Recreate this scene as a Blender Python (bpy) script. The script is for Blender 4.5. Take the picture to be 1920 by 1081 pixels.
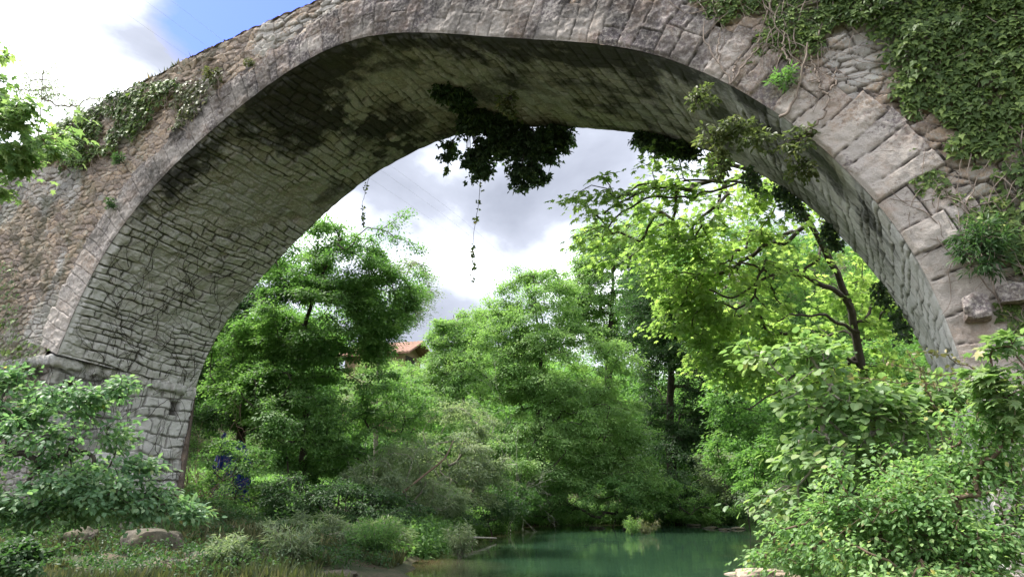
import bpy, math, random
import numpy as np
from mathutils import Vector
for o in list(bpy.data.objects): bpy.data.objects.remove(o)
C = bpy.context.scene.collection
sc = bpy.context.scene
# ------------------------------------------------------------------ camera
F_PX, YAW, PITCH = 1386.0, -0.48, 0.27          # focal length in photo pixels (1920 wide)
CAM = np.array([0.0, 0.0, 1.6])
cam = bpy.data.objects.new('camera', bpy.data.cameras.new('camera')); C.objects.link(cam)
cam.data.sensor_width = 36; cam.data.lens = 36*F_PX/1920
cam.data.clip_start = 0.1; cam.data.clip_end = 3000
cam.location = CAM; cam.rotation_euler = (math.pi/2+PITCH, 0, -YAW)
sc.camera = cam
sc.render.resolution_x = 1024; sc.render.resolution_y = 576
# ------------------------------------------------------------------ light
SUN_EL, SUN_AZ = math.radians(60), math.radians(264)   # azimuth clockwise from +Y
sv = Vector((math.sin(SUN_AZ)*math.cos(SUN_EL), math.cos(SUN_AZ)*math.cos(SUN_EL), math.sin(SUN_EL)))
sun = bpy.data.objects.new('sun', bpy.data.lights.new('sun', 'SUN')); C.objects.link(sun)
sun.data.energy = 3.6; sun.data.angle = math.radians(8); sun.data.color = (1.0, 0.955, 0.88)
sun.rotation_euler = sv.to_track_quat('Z', 'Y').to_euler()
sc.view_settings.view_transform = 'Standard'; sc.view_settings.look = 'None'
sc.view_settings.exposure = 1.5; sc.view_settings.gamma = 1
sc.cycles.max_bounces = 7; sc.cycles.diffuse_bounces = 4; sc.cycles.glossy_bounces = 3
sc.cycles.transmission_bounces = 4; sc.cycles.transparent_max_bounces = 6
sc.cycles.caustics_reflective = False; sc.cycles.caustics_refractive = False

# pixel rays of the measured photograph -> world points at real distances
_cy, _sy, _cp, _sp = math.cos(YAW), math.sin(YAW), math.cos(PITCH), math.sin(PITCH)
FW = np.array([_sy*_cp, _cy*_cp, _sp]); RT = np.array([_cy, -_sy, 0.0]); UP = np.cross(RT, FW)
def ray(x, y): return (x-960)/F_PX*RT - (y-540.5)/F_PX*UP + FW
def PD(x, y, d): return CAM + ray(x, y)*d                       # at depth d
def PY(x, y, Y): r = ray(x, y); return CAM + r*(Y/r[1])         # on the plane Y
def PZ(x, y, z=0.0): r = ray(x, y); return CAM + r*((z-CAM[2])/r[2])  # on the level z

# ------------------------------------------------------------------ node helper
def mat(name):
    m = bpy.data.materials.new(name); m.use_nodes = True; m.node_tree.nodes.clear()
    return m, m.node_tree.nodes, m.node_tree.links
def N(ns, t, **k):
    n = ns.new(t)
    for a, v in k.items():
        if a.startswith('i_'):
            key = a[2:]; n.inputs[int(key) if key.isdigit() else key.replace('_', ' ')].default_value = v
        else: setattr(n, a, v)
    return n
def mixc(ns, ls, fac, a, b, bt='MIX'):
    n = ns.new('ShaderNodeMix'); n.data_type = 'RGBA'; n.blend_type = bt
    for sock, v in ((n.inputs[0], fac), (n.inputs[6], a), (n.inputs[7], b)):
        if isinstance(v, bpy.types.NodeSocket): ls.new(v, sock)
        elif isinstance(v, (int, float)): sock.default_value = v
        else: sock.default_value = (*v, 1)
    return n.outputs[2]
def mathn(ns, ls, op, a, b=0.5, c=None, clamp=False):
    n = ns.new('ShaderNodeMath'); n.operation = op; n.use_clamp = clamp
    for i, v in enumerate((a, b, c)):
        if v is None: continue
        if isinstance(v, bpy.types.NodeSocket): ls.new(v, n.inputs[i])
        else: n.inputs[i].default_value = v
    return n.outputs[0]
def ramp(ns, ls, src, stops):
    n = ns.new('ShaderNodeValToRGB'); e = n.color_ramp.elements
    while len(e) < len(stops): e.new(0.5)
    for k, (p, c) in enumerate(stops):
        e[k].position = p; e[k].color = (*c, 1) if not isinstance(c, (int, float)) else (c, c, c, 1)
    ls.new(src, n.inputs[0]); return n.outputs[0]

# ------------------------------------------------------------------ sky
w = bpy.data.worlds.new('World'); sc.world = w; w.use_nodes = True
ns, ls = w.node_tree.nodes, w.node_tree.links; ns.clear()
sky = N(ns, 'ShaderNodeTexSky', sky_type='NISHITA', sun_disc=False, sun_elevation=SUN_EL, sun_rotation=SUN_AZ)
tc = N(ns, 'ShaderNodeTexCoord'); gen = tc.outputs['Generated']
mp = N(ns, 'ShaderNodeMapping'); mp.inputs['Scale'].default_value = (1, 1, 1.7); ls.new(gen, mp.inputs[0])
n1 = N(ns, 'ShaderNodeTexNoise', i_Scale=3.2, i_Detail=9.0, i_Roughness=0.55, i_Distortion=0.25); ls.new(mp.outputs[0], n1.inputs['Vector'])
n2 = N(ns, 'ShaderNodeTexNoise', i_Scale=6.5, i_Detail=8.0, i_Roughness=0.55, i_Distortion=0.3); ls.new(mp.outputs[0], n2.inputs['Vector'])
def blob(px, py, rad):                                          # a cloud bank in that direction of the sky
    d = ray(px, py); d = d/np.linalg.norm(d)
    v = N(ns, 'ShaderNodeVectorMath', operation='DISTANCE'); ls.new(gen, v.inputs[0]); v.inputs[1].default_value = tuple(d)
    return mathn(ns, ls, 'MULTIPLY_ADD', v.outputs['Value'], -1.0/rad, 1.0, clamp=True)
nz1, nz2 = n1.outputs[0], n2.outputs[0]
# blue gap in the cover
gap = mathn(ns, ls, 'MAXIMUM', mathn(ns, ls, 'MAXIMUM', blob(520, 10, .15), mathn(ns, ls, 'MULTIPLY', blob(400, -10, .13), 1.0)), mathn(ns, ls, 'MULTIPLY', blob(700, -160, .3), 1.1))
gv = mathn(ns, ls, 'MULTIPLY_ADD', gap, 1.5, mathn(ns, ls, 'MULTIPLY_ADD', nz2, 2.2, -1.38))
cover = mathn(ns, ls, 'SUBTRACT', 1.0, ramp(ns, ls, gv, [(0.22, 0.0), (0.75, 1.0)]))
# thickness: white where thin, lilac grey where thick
g = mathn(ns, ls, 'MULTIPLY', blob(960, 420, .17), 1.0)
for (a, b, r, s) in ((1150, 290, .16, .75), (700, 340, .14, .55), (340, 90, .10, .55), (820, 590, .07, .7), (560, 110, .10, .4)):
    g = mathn(ns, ls, 'ADD', g, mathn(ns, ls, 'MULTIPLY', blob(a, b, r), s))
for (a, b, r, s) in ((860, 490, .09, .8), (1040, 490, .07, .75), (90, 70, .20, .5), (830, 290, .07, .4), (640, 420, .06, .4), (1290, 250, .08, .5)):
    g = mathn(ns, ls, 'SUBTRACT', g, mathn(ns, ls, 'MULTIPLY', blob(a, b, r), s))
th = mathn(ns, ls, 'ADD', mathn(ns, ls, 'MULTIPLY', g, .55), mathn(ns, ls, 'MULTIPLY_ADD', nz1, 2.6, -1.05))
cc = ramp(ns, ls, th, [(0.02, (11.0, 11.3, 11.9)), (0.25, (4.6, 4.9, 5.6)), (0.52, (2.5, 2.68, 3.2)), (1.0, (1.6, 1.75, 2.15))])
bl = mixc(ns, ls, 1.0, sky.outputs[0], (.52, .60, 1.5), 'MULTIPLY')
bg = N(ns, 'ShaderNodeBackground', i_Strength=0.105); ls.new(mixc(ns, ls, cover, bl, cc), bg.inputs[0])
wo = N(ns, 'ShaderNodeOutputWorld'); ls.new(bg.outputs[0], wo.inputs[0])

# ------------------------------------------------------------------ numeric helpers
rng = np.random.default_rng(7)
def _h(ix, iy, iz, s):
    n = (ix.astype(np.int64)*374761393 + iy.astype(np.int64)*668265263 + iz.astype(np.int64)*2147483647 + s*1274126177) & 0xFFFFFFFF
    n = ((n ^ (n >> 13))*1274126177) & 0xFFFFFFFF
    n = ((n ^ (n >> 16))*2246822519) & 0xFFFFFFFF
    return ((n ^ (n >> 15)) & 0xFFFFFF)/float(0xFFFFFF)
def noise2(x, y, s=0):
    x = np.asarray(x, float); y = np.asarray(y, float); x, y = np.broadcast_arrays(x, y)
    ix, iy = np.floor(x), np.floor(y); fx, fy = x-ix, y-iy
    fx = fx*fx*(3-2*fx); fy = fy*fy*(3-2*fy); z = np.zeros_like(ix)
    a, b, c, d = _h(ix, iy, z, s), _h(ix+1, iy, z, s), _h(ix, iy+1, z, s), _h(ix+1, iy+1, z, s)
    return (a*(1-fx)+b*fx)*(1-fy)+(c*(1-fx)+d*fx)*fy
def noise3(x, y, z, s=0):
    iz = np.floor(z); fz = z-iz; fz = fz*fz*(3-2*fz)
    ix, iy = np.floor(x), np.floor(y); fx, fy = x-ix, y-iy
    fx = fx*fx*(3-2*fx); fy = fy*fy*(3-2*fy); r = 0
    for k, wz in ((0, 1-fz), (1, fz)):
        a, b, c, d = (_h(ix+i, iy+j, iz+k, s) for j in (0, 1) for i in (0, 1))
        r = r + wz*((a*(1-fx)+b*fx)*(1-fy)+(c*(1-fx)+d*fx)*fy)
    return r
def fbm2(x, y, s=0, o=4):
    r, a, t = 0, 1.0, 0
    for k in range(o): r = r + a*noise2(x*2**k+k*17.3, y*2**k-k*9.1, s+k); t += a; a *= .5
    return r/t
def sst(a, b, x): t = np.clip((x-a)/(b-a), 0, 1); return t*t*(3-2*t)
def voro_stones(u, v, cw, ch, seed, jit=.8):
    """irregular rubble: returns distance to the nearest joint (m) and two random numbers per stone"""
    U, V = u/cw, v/ch; row = np.floor(V)
    best = np.full(u.shape, 1e9); bi = np.zeros(u.shape); bj = np.zeros(u.shape); bx = np.zeros(u.shape); by = np.zeros(u.shape)
    def seedpt(i, j):
        z = np.zeros_like(i)
        return (i + .5*(j % 2) + .5 + (_h(i, j, z, seed)-.5)*jit)*cw, (j + .5 + (_h(i, j, z, seed+5)-.5)*jit*.75)*ch
    i0 = np.floor(U-.5*(row % 2))
    asp = cw/ch
    for dj in (-1, 0, 1):
        for di in (-1, 0, 1, 2) if dj else (-1, 0, 1):
            j = row+dj; i = np.floor(U-.5*(j % 2))+di-(1 if dj else 0)
            x, y = seedpt(i, j); d = (u-x)**2+((v-y)*asp*.8)**2
            m = d < best; best = np.where(m, d, best); bi = np.where(m, i, bi); bj = np.where(m, j, bj); bx = np.where(m, x, bx); by = np.where(m, y, by)
    ed = np.full(u.shape, 1e9); a2 = asp*.8
    for dj in (-2, -1, 0, 1, 2):
        for di in (-2, -1, 0, 1, 2):
            if di == 0 and dj == 0: continue
            x, y = seedpt(bi+di, bj+dj)
            ex, ey = x-bx, (y-by)*a2; L = np.sqrt(ex*ex+ey*ey)+1e-9
            d = ((x+bx)/2-u)*ex/L+((y+by)/2*a2-v*a2)*ey/L
            d = d/np.sqrt((ex/L)**2+(a2*ey/L)**2)
            ed = np.minimum(ed, d)
    z = np.zeros_like(bi)
    return ed, _h(bi, bj, z, seed+11), _h(bi, bj, z, seed+13), (u-bx)/cw, (v-by)/ch
def row_stones(u, v, cw, ch, seed):
    """coursed stones: rows of varying height along u"""
    r = np.random.default_rng(seed); n = int((v.max()-v.min())/ch*2)+8
    hs = ch*(.55+.9*r.random(n)); edges = v.min()-ch+np.concatenate([[0], np.cumsum(hs)])
    k = np.searchsorted(edges, v, side='right')-1; lo, hi = edges[k], edges[np.minimum(k+1, n)]
    dv = np.minimum(v-lo, hi-v); U = u/cw+_h(k, k, k, seed)*7
    i = np.floor(U)
    def x(i): return i+.15+.7*_h(i, k.astype(float), np.zeros_like(i), seed+3)
    left = np.where(U < x(i), x(i-1), x(i)); right = np.where(U < x(i), x(i), x(i+1)); idx = np.where(U < x(i), i-1, i)
    du = np.minimum(U-left, right-U)*cw
    z = np.zeros_like(i)
    return np.minimum(du, dv), _h(idx, k.astype(float), z, seed+7), _h(idx, k.astype(float), z, seed+9), (U-(left+right)/2), (v-(lo+hi)/2)/ch

def mesh_obj(name, verts, faces, m, parent=None, attrs=None, smooth=True):
    """verts (n,3), faces (k,3) or (k,4) arrays"""
    verts = np.ascontiguousarray(verts, dtype=np.float32); faces = np.ascontiguousarray(faces, dtype=np.int32)
    me = bpy.data.meshes.new(name); k = faces.shape[1]
    me.vertices.add(len(verts)); me.vertices.foreach_set('co', verts.ravel())
    me.loops.add(faces.size); me.loops.foreach_set('vertex_index', faces.ravel())
    me.polygons.add(len(faces)); me.polygons.foreach_set('loop_start', np.arange(0, faces.size, k, dtype=np.int32))
    me.polygons.foreach_set('loop_total', np.full(len(faces), k, dtype=np.int32))
    me.update(calc_edges=True)
    me.polygons.foreach_set('use_smooth', np.full(len(faces), smooth))
    for an, dat in (attrs or {}).items():
        a = me.attributes.new(an, 'FLOAT_COLOR', 'POINT')
        a.data.foreach_set('color', np.ascontiguousarray(dat, dtype=np.float32).ravel())
    me.materials.append(m)
    o = bpy.data.objects.new(name, me); C.objects.link(o)
    if parent is not None:
        o.parent = parent; me.transform(parent.matrix_world.inverted()) if False else None
        o.matrix_parent_inverse = parent.matrix_world.inverted()
    return o
def grid_faces(nu, nv, keep=None, flip=False):
    i = np.arange(nu*nv).reshape(nv, nu)
    f = np.stack([i[:-1, :-1], i[:-1, 1:], i[1:, 1:], i[1:, :-1]], -1)
    if flip: f = f[..., ::-1]
    f = f.reshape(-1, 4)
    if keep is not None: f = f[keep[f].all(1)]
    return f
def thing(name, label, cat, loc=(0, 0, 0), group=None):
    o = bpy.data.objects.new(name, None); C.objects.link(o); o.location = tuple(float(c) for c in loc); o.empty_display_size = .3
    bpy.context.view_layer.update()
    return tag(o, label, cat, group)
def tag(o, label=None, cat=None, group=None, kind=None):
    if label: o['label'] = label
    if cat: o['category'] = cat
    if group: o['group'] = group
    if kind: o['kind'] = kind
    return o

# ------------------------------------------------------------------ stone materials
def stone_mat(name, ramp_stops, mortar, dark=(.025, .026, .022), moss=(.06, .085, .025), pale=(.46, .46, .44), bump=.35, nscale=1.0, rust=.12, lift=1.35):
    ramp_stops = [(a, tuple(min(q*lift, .70) for q in c)) for a, c in ramp_stops]
    m, ns, ls = mat(name)
    at = N(ns, 'ShaderNodeAttribute', attribute_name='st'); s1 = N(ns, 'ShaderNodeSeparateColor'); ls.new(at.outputs['Color'], s1.inputs[0])
    at2 = N(ns, 'ShaderNodeAttribute', attribute_name='wx'); s2 = N(ns, 'ShaderNodeSeparateColor'); ls.new(at2.outputs['Color'], s2.inputs[0])
    tc = N(ns, 'ShaderNodeTexCoord')
    def nz(sc_, d=6, r=.6): n = N(ns, 'ShaderNodeTexNoise', i_Scale=sc_*nscale, i_Detail=float(d), i_Roughness=r); ls.new(tc.outputs['Object'], n.inputs['Vector']); return n.outputs[0]
    na, nb, nc = nz(2.3), nz(11, 8, .7), nz(42, 6, .7)
    v = mathn(ns, ls, 'ADD', mathn(ns, ls, 'MULTIPLY', s1.outputs[0], .62), mathn(ns, ls, 'MULTIPLY_ADD', nb, 1.25, -.42))
    col = ramp(ns, ls, v, ramp_stops)
    col = mixc(ns, ls, mathn(ns, ls, 'MULTIPLY_ADD', nc, 2.2, -.75, True), mixc(ns, ls, 1.0, col, (.56, .55, .55), 'MULTIPLY'), col)
    # pale lichen spots; lime wash and painted-in brightness low on the vault
    vo = N(ns, 'ShaderNodeTexNoise', i_Scale=19.0, i_Detail=5.0, i_Roughness=.75); ls.new(tc.outputs['Object'], vo.inputs['Vector'])
    lf = ramp(ns, ls, mathn(ns, ls, 'ADD', vo.outputs[0], mathn(ns, ls, 'MULTIPLY', s2.outputs[1], .42)), [(.62, 0.0), (.78, 1.0)])
    col = mixc(ns, ls, mathn(ns, ls, 'MULTIPLY', lf, .75), col, pale)
    nd, ne = nz(1.7, 7, .65), nz(110, 4, .7)
    col = mixc(ns, ls, mathn(ns, ls, 'MULTIPLY', ramp(ns, ls, mathn(ns, ls, 'ADD', nd, mathn(ns, ls, 'MULTIPLY_ADD', nb, .35, -.17)), [(.50, 0.0), (.66, 1.0)]), rust), col, (.36, .215, .125))
    col = mixc(ns, ls, mathn(ns, ls, 'MULTIPLY_ADD', ne, 3.0, -.8, True), mixc(ns, ls, 1.0, col, (.72, .70, .68), 'MULTIPLY'), col)
    # mortar and earth in the joints
    mo = mixc(ns, ls, nb, mortar, tuple(c*.45 for c in mortar))
    col = mixc(ns, ls, s1.outputs[1], mo, col)
    # black stain, other dark tone, and green growth
    df = mathn(ns, ls, 'MULTIPLY_ADD', s2.outputs[0], 1.7, mathn(ns, ls, 'MULTIPLY_ADD', nb, 1.5, -1.2), True)
    col = mixc(ns, ls, mathn(ns, ls, 'MULTIPLY', df, .9), col, dark)
    mf = mathn(ns, ls, 'MULTIPLY_ADD', s2.outputs[2], 1.7, mathn(ns, ls, 'MULTIPLY_ADD', na, 1.6, -1.25), True)
    col = mixc(ns, ls, mathn(ns, ls, 'MULTIPLY', mf, .8), col, moss)
    p = N(ns, 'ShaderNodeBsdfPrincipled', i_Roughness=.92); p.inputs['Specular IOR Level'].default_value = .25
    ls.new(col, p.inputs['Base Color'])
    b = N(ns, 'ShaderNodeBump', i_Strength=bump, i_Distance=.03); ls.new(mathn(ns, ls, 'ADD', mathn(ns, ls, 'ADD', nb, mathn(ns, ls, 'MULTIPLY', nc, .6)), mathn(ns, ls, 'MULTIPLY', ne, .25)), b.inputs['Height'])
    ls.new(b.outputs[0], p.inputs['Normal'])
    o = N(ns, 'ShaderNodeOutputMaterial'); ls.new(p.outputs[0], o.inputs[0]); return m
M_rubble = stone_mat('rubble_stone', [(.1, (.19, .15, .13)), (.35, (.34, .275, .225)), (.55, (.45, .36, .285)), (.72, (.50, .37, .265)), (.95, (.62, .54, .45))], (.15, .125, .10))
M_ring = stone_mat('ring_stone', [(.1, (.11, .095, .10)), (.4, (.20, .172, .178)), (.65, (.30, .25, .23)), (.95, (.45, .355, .27))], (.10, .085, .075), pale=(.58, .53, .48), bump=.9, rust=.32, lift=1.25)
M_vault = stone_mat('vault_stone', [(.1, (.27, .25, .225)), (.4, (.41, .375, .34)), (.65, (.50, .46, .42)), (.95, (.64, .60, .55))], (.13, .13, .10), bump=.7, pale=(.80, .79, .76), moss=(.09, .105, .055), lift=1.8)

# ------------------------------------------------------------------ bridge
YN, YF = 10.0, 14.1
near_px = [(110,664),(135,600),(165,530),(200,470),(245,405),(295,345),(350,287),(405,242),(467,187),(525,147),(575,112),(636,82),(690,66),(760,60),(850,65),(950,74),(1040,78),(1100,80),(1180,90),(1240,103),(1280,119),(1370,157),(1430,192),(1510,247),(1560,289),(1625,355),(1680,415),(1725,480),(1755,545),(1783,610)]
far_px = [(357,728),(385,660),(435,585),(470,540),(550,455),(640,370),(690,330),(760,290),(830,257),(880,243),(1000,236),(1090,238),(1205,248),(1320,275),(1440,330),(1530,390),(1590,450),(1640,510),(1672,552),(1708,603)]
def resample(P, n):
    P = np.asarray(P); s = np.r_[0, np.cumsum(np.linalg.norm(np.diff(P, axis=0), axis=1))]
    t = np.linspace(0, s[-1], n); return np.stack([np.interp(t, s, P[:, k]) for k in range(P.shape[1])], 1)
def smooth(P, it):
    P = P.copy()
    for _ in range(it): P[1:-1] = (P[:-2]+2*P[1:-1]+P[2:])/4
    return P
NA = 1200
AN = np.array([PY(x, y, YN) for x, y in near_px]); AF = np.array([PY(x, y, YF) for x, y in far_px])
ZI = float(AN[0, 2])                        # springing level
AN2 = np.vstack([AN[:, [0, 2]], [(.74, 3.06), (.77, 2.5), (.79, 1.9), (.83, .9), (.86, -.5)]])
AF2 = np.vstack([[(-17.22, ZI-.25)], AF[1:, [0, 2]], [(.60, 3.75), (.70, 3.0), (.74, 2.2), (.80, .9), (.84, -.5)]])
NA = 1640
def spread(P):                              # equal spacing between the springing, the crown and the right foot
    k = int(P[:, 1].argmax()); return np.vstack([resample(P[:k+1], NA//2), resample(P[k:], NA//2+1)[1:]])
SN = smooth(resample(smooth(resample(AN2, 160), 30), 600), 10); SF = smooth(resample(smooth(resample(AF2, 160), 30), 600), 10)
SN = spread(SN); SF = spread(SF); NA = len(SN)
sN = np.r_[0, np.cumsum(np.linalg.norm(np.diff(SN, axis=0), axis=1))]; ARC = float(sN[-1])
def normals(P):
    t = np.gradient(P, axis=0); t /= np.linalg.norm(t, axis=1)[:, None]; return np.stack([-t[:, 1], t[:, 0]], 1)   # outward (up, away from the opening)
NN, NF = normals(SN), normals(SF)

bridge = thing('stone_bridge', 'old rubble stone bridge with one wide pointed-round arch spanning the green river', 'bridge', (-8.5, 12, 0))
# vault: the underside of the arch
NWID = 150
wv = np.linspace(0, 1, NWID)
A, W = np.meshgrid(np.arange(NA), wv)                # rows: w, columns: arc
sa = sN[A]; yy = W*(YF-YN+.03)
warp = (fbm2(sa*1.1, yy*1.1, 31, 3)-.5)*.35; warp2 = (fbm2(sa*1.3, yy*1.3, 37, 3)-.5)*.3
ed, r1, r2, lu, lv = row_stones((yy+warp2)[...].ravel(), (sa+warp*.7).ravel(), .40, .21, 5)
ed, r1, r2, lu, lv = (q.reshape(A.shape) for q in (ed, r1, r2, lu, lv))
ed = ed+(fbm2(sa*9, yy*9, 8, 3)-.5)*.035
fine = fbm2(sa*7, yy*7, 12, 4)-.5
plaster = sst(.46, .6, fbm2(sa*.8+3, yy*.8, 77, 3))   # render and lime wash left over the joints
top = sst(0, .035, ed)*(.03+.045*r1)*(1-.6*plaster)+(fbm2(sa*2.6, yy*2.6, 13, 3)-.5)*.05
gone = (_h(np.floor(r1*9999), np.floor(r2*9999), np.zeros_like(r1), 3) > .985)
hgt = top+fine*.075+(fbm2(sa*24, yy*24, 14, 2)-.5)*.02+(lu*(r1-.5)+lv*(r2-.5))*.03*sst(0, .05, ed)-.09*gone*sst(0, .04, ed)
P0 = SN[A]*(1-W)[..., None]+SF[A]*W[..., None]; n0 = NN[A]*(1-W)[..., None]+NF[A]*W[..., None]
edge_fade = sst(0, .03, W)*sst(0, .02, 1-W)
hgt = hgt*(1-.55*sst(-8, -4, P0[..., 0]))
pos = P0-n0*(hgt*edge_fade)[..., None]
V = np.stack([pos[..., 0], YN-.03+yy, pos[..., 1]], -1).reshape(-1, 3)
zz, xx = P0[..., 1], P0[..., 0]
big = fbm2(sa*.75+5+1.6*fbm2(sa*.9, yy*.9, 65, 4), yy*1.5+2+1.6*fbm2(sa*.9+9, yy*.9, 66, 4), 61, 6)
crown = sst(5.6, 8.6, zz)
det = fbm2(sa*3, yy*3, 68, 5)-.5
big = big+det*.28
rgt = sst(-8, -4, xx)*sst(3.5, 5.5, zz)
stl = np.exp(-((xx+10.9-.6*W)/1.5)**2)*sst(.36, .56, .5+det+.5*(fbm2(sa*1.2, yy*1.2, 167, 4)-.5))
dark = crown*(.06+.42*sst(.46, .66, big))+.55*stl+rgt*(.10+.4*sst(.45, .62, fbm2(sa*2.2, yy*.6, 69, 5)))+.7*sst(.30, .0, W+det*.5)*crown+.22*sst(-13, -9, xx)*sst(-2, -5, xx)*crown+.3*sst(.8, 1.0, W)*crown*sst(-4, -9, xx)  # black stain patches, plus a darker tone towards the crown and edges
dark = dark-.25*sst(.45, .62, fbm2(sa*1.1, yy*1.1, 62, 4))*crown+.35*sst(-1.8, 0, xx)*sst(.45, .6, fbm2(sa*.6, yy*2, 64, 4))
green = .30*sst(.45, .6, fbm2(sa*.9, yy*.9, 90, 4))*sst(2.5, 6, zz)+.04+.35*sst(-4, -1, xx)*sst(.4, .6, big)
mort = sst(.002, .024, ed); mort = np.maximum(mort, plaster*.8)
st = np.stack([r1, mort, r2, np.ones_like(r1)], -1).reshape(-1, 4)
wx = np.stack([np.clip(dark, 0, 1), .25+1.0*sst(9.0, 5.0, zz), np.clip(green, 0, 1), np.ones_like(r1)], -1).reshape(-1, 4)  # paler towards the foot: lime wash plus sky brightness put into the colour
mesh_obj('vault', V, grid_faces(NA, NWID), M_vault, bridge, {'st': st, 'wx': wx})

# ring of voussoirs on the near face
NR = 58; RW = .86
t_ = np.linspace(0, 1, NR); A, T = np.meshgrid(np.arange(NA), t_)
sa = sN[A]; rr = np.random.default_rng(3)
wid = []
while sum(wid) < ARC+2:
    k = sum(wid)/ARC; wid.append((.20+.22*rr.random()) if k < .55 else (.20+.24*rr.random()))
eg = np.r_[-.3, np.cumsum(wid)-.3]
swr = sa+(fbm2(sa*2, T*2, 41, 3)-.5)*.10+(T-.5)*(fbm2(sa*.9, T*0, 45, 2)-.5)*.25
k = np.searchsorted(eg, swr, side='right')-1
du = np.minimum(swr-eg[k], eg[k+1]-swr); kf = k.astype(float); zf = np.zeros_like(kf)
r1, r2 = _h(kf, zf, zf, 4), _h(kf, zf, zf, 8)
ln = RW*(.8+.3*r2); tt = T*RW*1.1
split = (_h(kf, zf, zf, 15) > .62); ts = ln*(.35+.3*r1); du = np.where(split, np.minimum(du, np.abs(tt-ts)), du)
r1 = np.where(split & (tt > ts), (r1*7.3) % 1, r1)
du = np.minimum(du, np.maximum(ln-tt, 0)+.002)+(fbm2(sa*14, tt*14, 19, 3)-.5)*.02
soft = .25+.75*sst(.45, .62, sa/ARC+.25*(fbm2(sa*.5, T, 5)-.5))      # joints nearly worn away on the left
hg = (sst(0, .015, du)*(.036+.03*r1)*(.35+.65*soft))+(fbm2(sa*2.5, tt*2.5, 9, 3)-.5)*.04+(fbm2(sa*11, tt*11, 10, 4)-.5)*.05+(r2-.5)*.045*soft
off = np.where(tt > ln, -.06, 0)
arris = sst(0, .06, tt)
q = SN[A]+NN[A]*(tt-.0)[..., None]
V = np.stack([q[..., 0], YN-.035-hg*(.3+.7*arris)-off, q[..., 1]], -1).reshape(-1, 3)
kz = q[..., 1]; kx = q[..., 0]
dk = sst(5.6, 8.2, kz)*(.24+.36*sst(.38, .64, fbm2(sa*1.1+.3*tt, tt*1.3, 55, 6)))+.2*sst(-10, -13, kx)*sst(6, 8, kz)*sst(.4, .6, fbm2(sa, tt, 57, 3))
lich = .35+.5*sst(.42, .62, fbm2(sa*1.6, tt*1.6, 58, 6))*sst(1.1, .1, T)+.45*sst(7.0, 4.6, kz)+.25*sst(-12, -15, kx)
st = np.stack([r1*.8+.1*sst(-14, -16, kx)+.25*sst(-3, -.5, kx), np.maximum(sst(.001, .012, du), (1-soft)*.7), r2, np.ones_like(r1)], -1).reshape(-1, 4)
wx = np.stack([dk, lich, .12*np.ones_like(r1), np.ones_like(r1)], -1).reshape(-1, 4)
mesh_obj('arch_ring', V, grid_faces(NA, NR), M_ring, bridge, {'st': st, 'wx': wx})

# spandrel walls, near face: rubble around and above the ring
TOPX = np.array([-40, -30, -24, -21.0, -19.6, -18.1, -16.2, -14.7, -12.4, -11, -9.8, -6, -3, 1, 6, 12]); TOPZ = np.array([7.4, 8.6, 9.7, 10.35, 10.62, 10.85, 11.12, 11.27, 11.5, 11.58, 11.62, 11.6, 11.4, 10.9, 10.2, 9.2])
def ztop(x): return np.interp(x, TOPX, TOPZ)+.05*(noise2(np.asarray(x)*2.1, 0*np.asarray(x), 3)-.5)
sp = .019; gx = np.arange(-25.5, 5, sp); gz = np.arange(-.3, 11.8, sp); X, Z = np.meshgrid(gx, gz)
Xw = X+(fbm2(X*1.2, Z*1.2, 21, 3)-.5)*.35; Zw = Z+(fbm2(X*.8, Z*.8, 25, 3)-.5)*.3+(X+17)*.05*sst(-10, -18, X)
inside = np.zeros(X.shape, bool)
outer = SN+NN*(RW*.72); outer = outer[(outer[:, 1] > -1)]
poly = np.vstack([[(outer[0, 0], ZI-.02)], outer, [(outer[-1, 0], -2)], [(-17.05, -2)], [(-17.05, ZI-.02)]])
px_, pz_ = poly[:, 0], poly[:, 1]; qx, qz = np.roll(px_, 1), np.roll(pz_, 1)
rows = np.arange(len(gz))
for a in range(len(poly)):                       # even-odd fill, edge by edge
    if pz_[a] == qz[a]: continue
    r_ = rows[(gz > min(pz_[a], qz[a])) & (gz <= max(pz_[a], qz[a]))]
    if len(r_) == 0: continue
    xc = px_[a]+(gz[r_]-pz_[a])*(qx[a]-px_[a])/(qz[a]-pz_[a])
    inside[r_] ^= (X[r_] < xc[:, None])
keepm = (~inside) & (Z <= ztop(X)+.05*(noise2(X*5, X*0, 6)-.4))
msk = np.where(keepm)
ed = np.zeros(X.shape); r1 = ed.copy(); r2 = ed.copy(); lu = ed.copy(); lv = ed.copy()
ed[msk], r1[msk], r2[msk], lu[msk], lv[msk] = voro_stones(Xw[msk], Zw[msk], .31, .115, 17, 1.0)
fi = fbm2(X*8, Z*8, 71, 4)-.5
edn = ed+fi*.02
wear = sst(.42, .62, fbm2(X*.5+2, Z*.5, 33, 3))
f2 = fbm2(X*26, Z*26, 73, 3)-.5
hg = sst(0, .014, edn)*(.02+.07*r2)*(.45+.55*wear)+fi*.05+f2*.03+(lu*(r1-.5)+lv*(r2-.5))*.10*sst(0, .02, edn)-.03
Vv = np.stack([X, YN+.02-hg, Z], -1).reshape(-1, 3)
idx = -np.ones(X.size, int); km = keepm.ravel(); idx[km] = np.arange(km.sum())
fc = grid_faces(len(gx), len(gz), km)
damp = .18*sst(.45, .6, fbm2(X*.6, Z*.9, 81, 4))+.35*sst(.5, .64, fbm2(X*1.3, Z*1.3, 83, 4))
below = sst(.3, 0, np.abs(Z-ZI+.35))*(X < -16)*.5+.35*sst(ZI, ZI-1, Z)*(X < -17)  # darker band under the ledge, darker face below the springing
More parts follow.
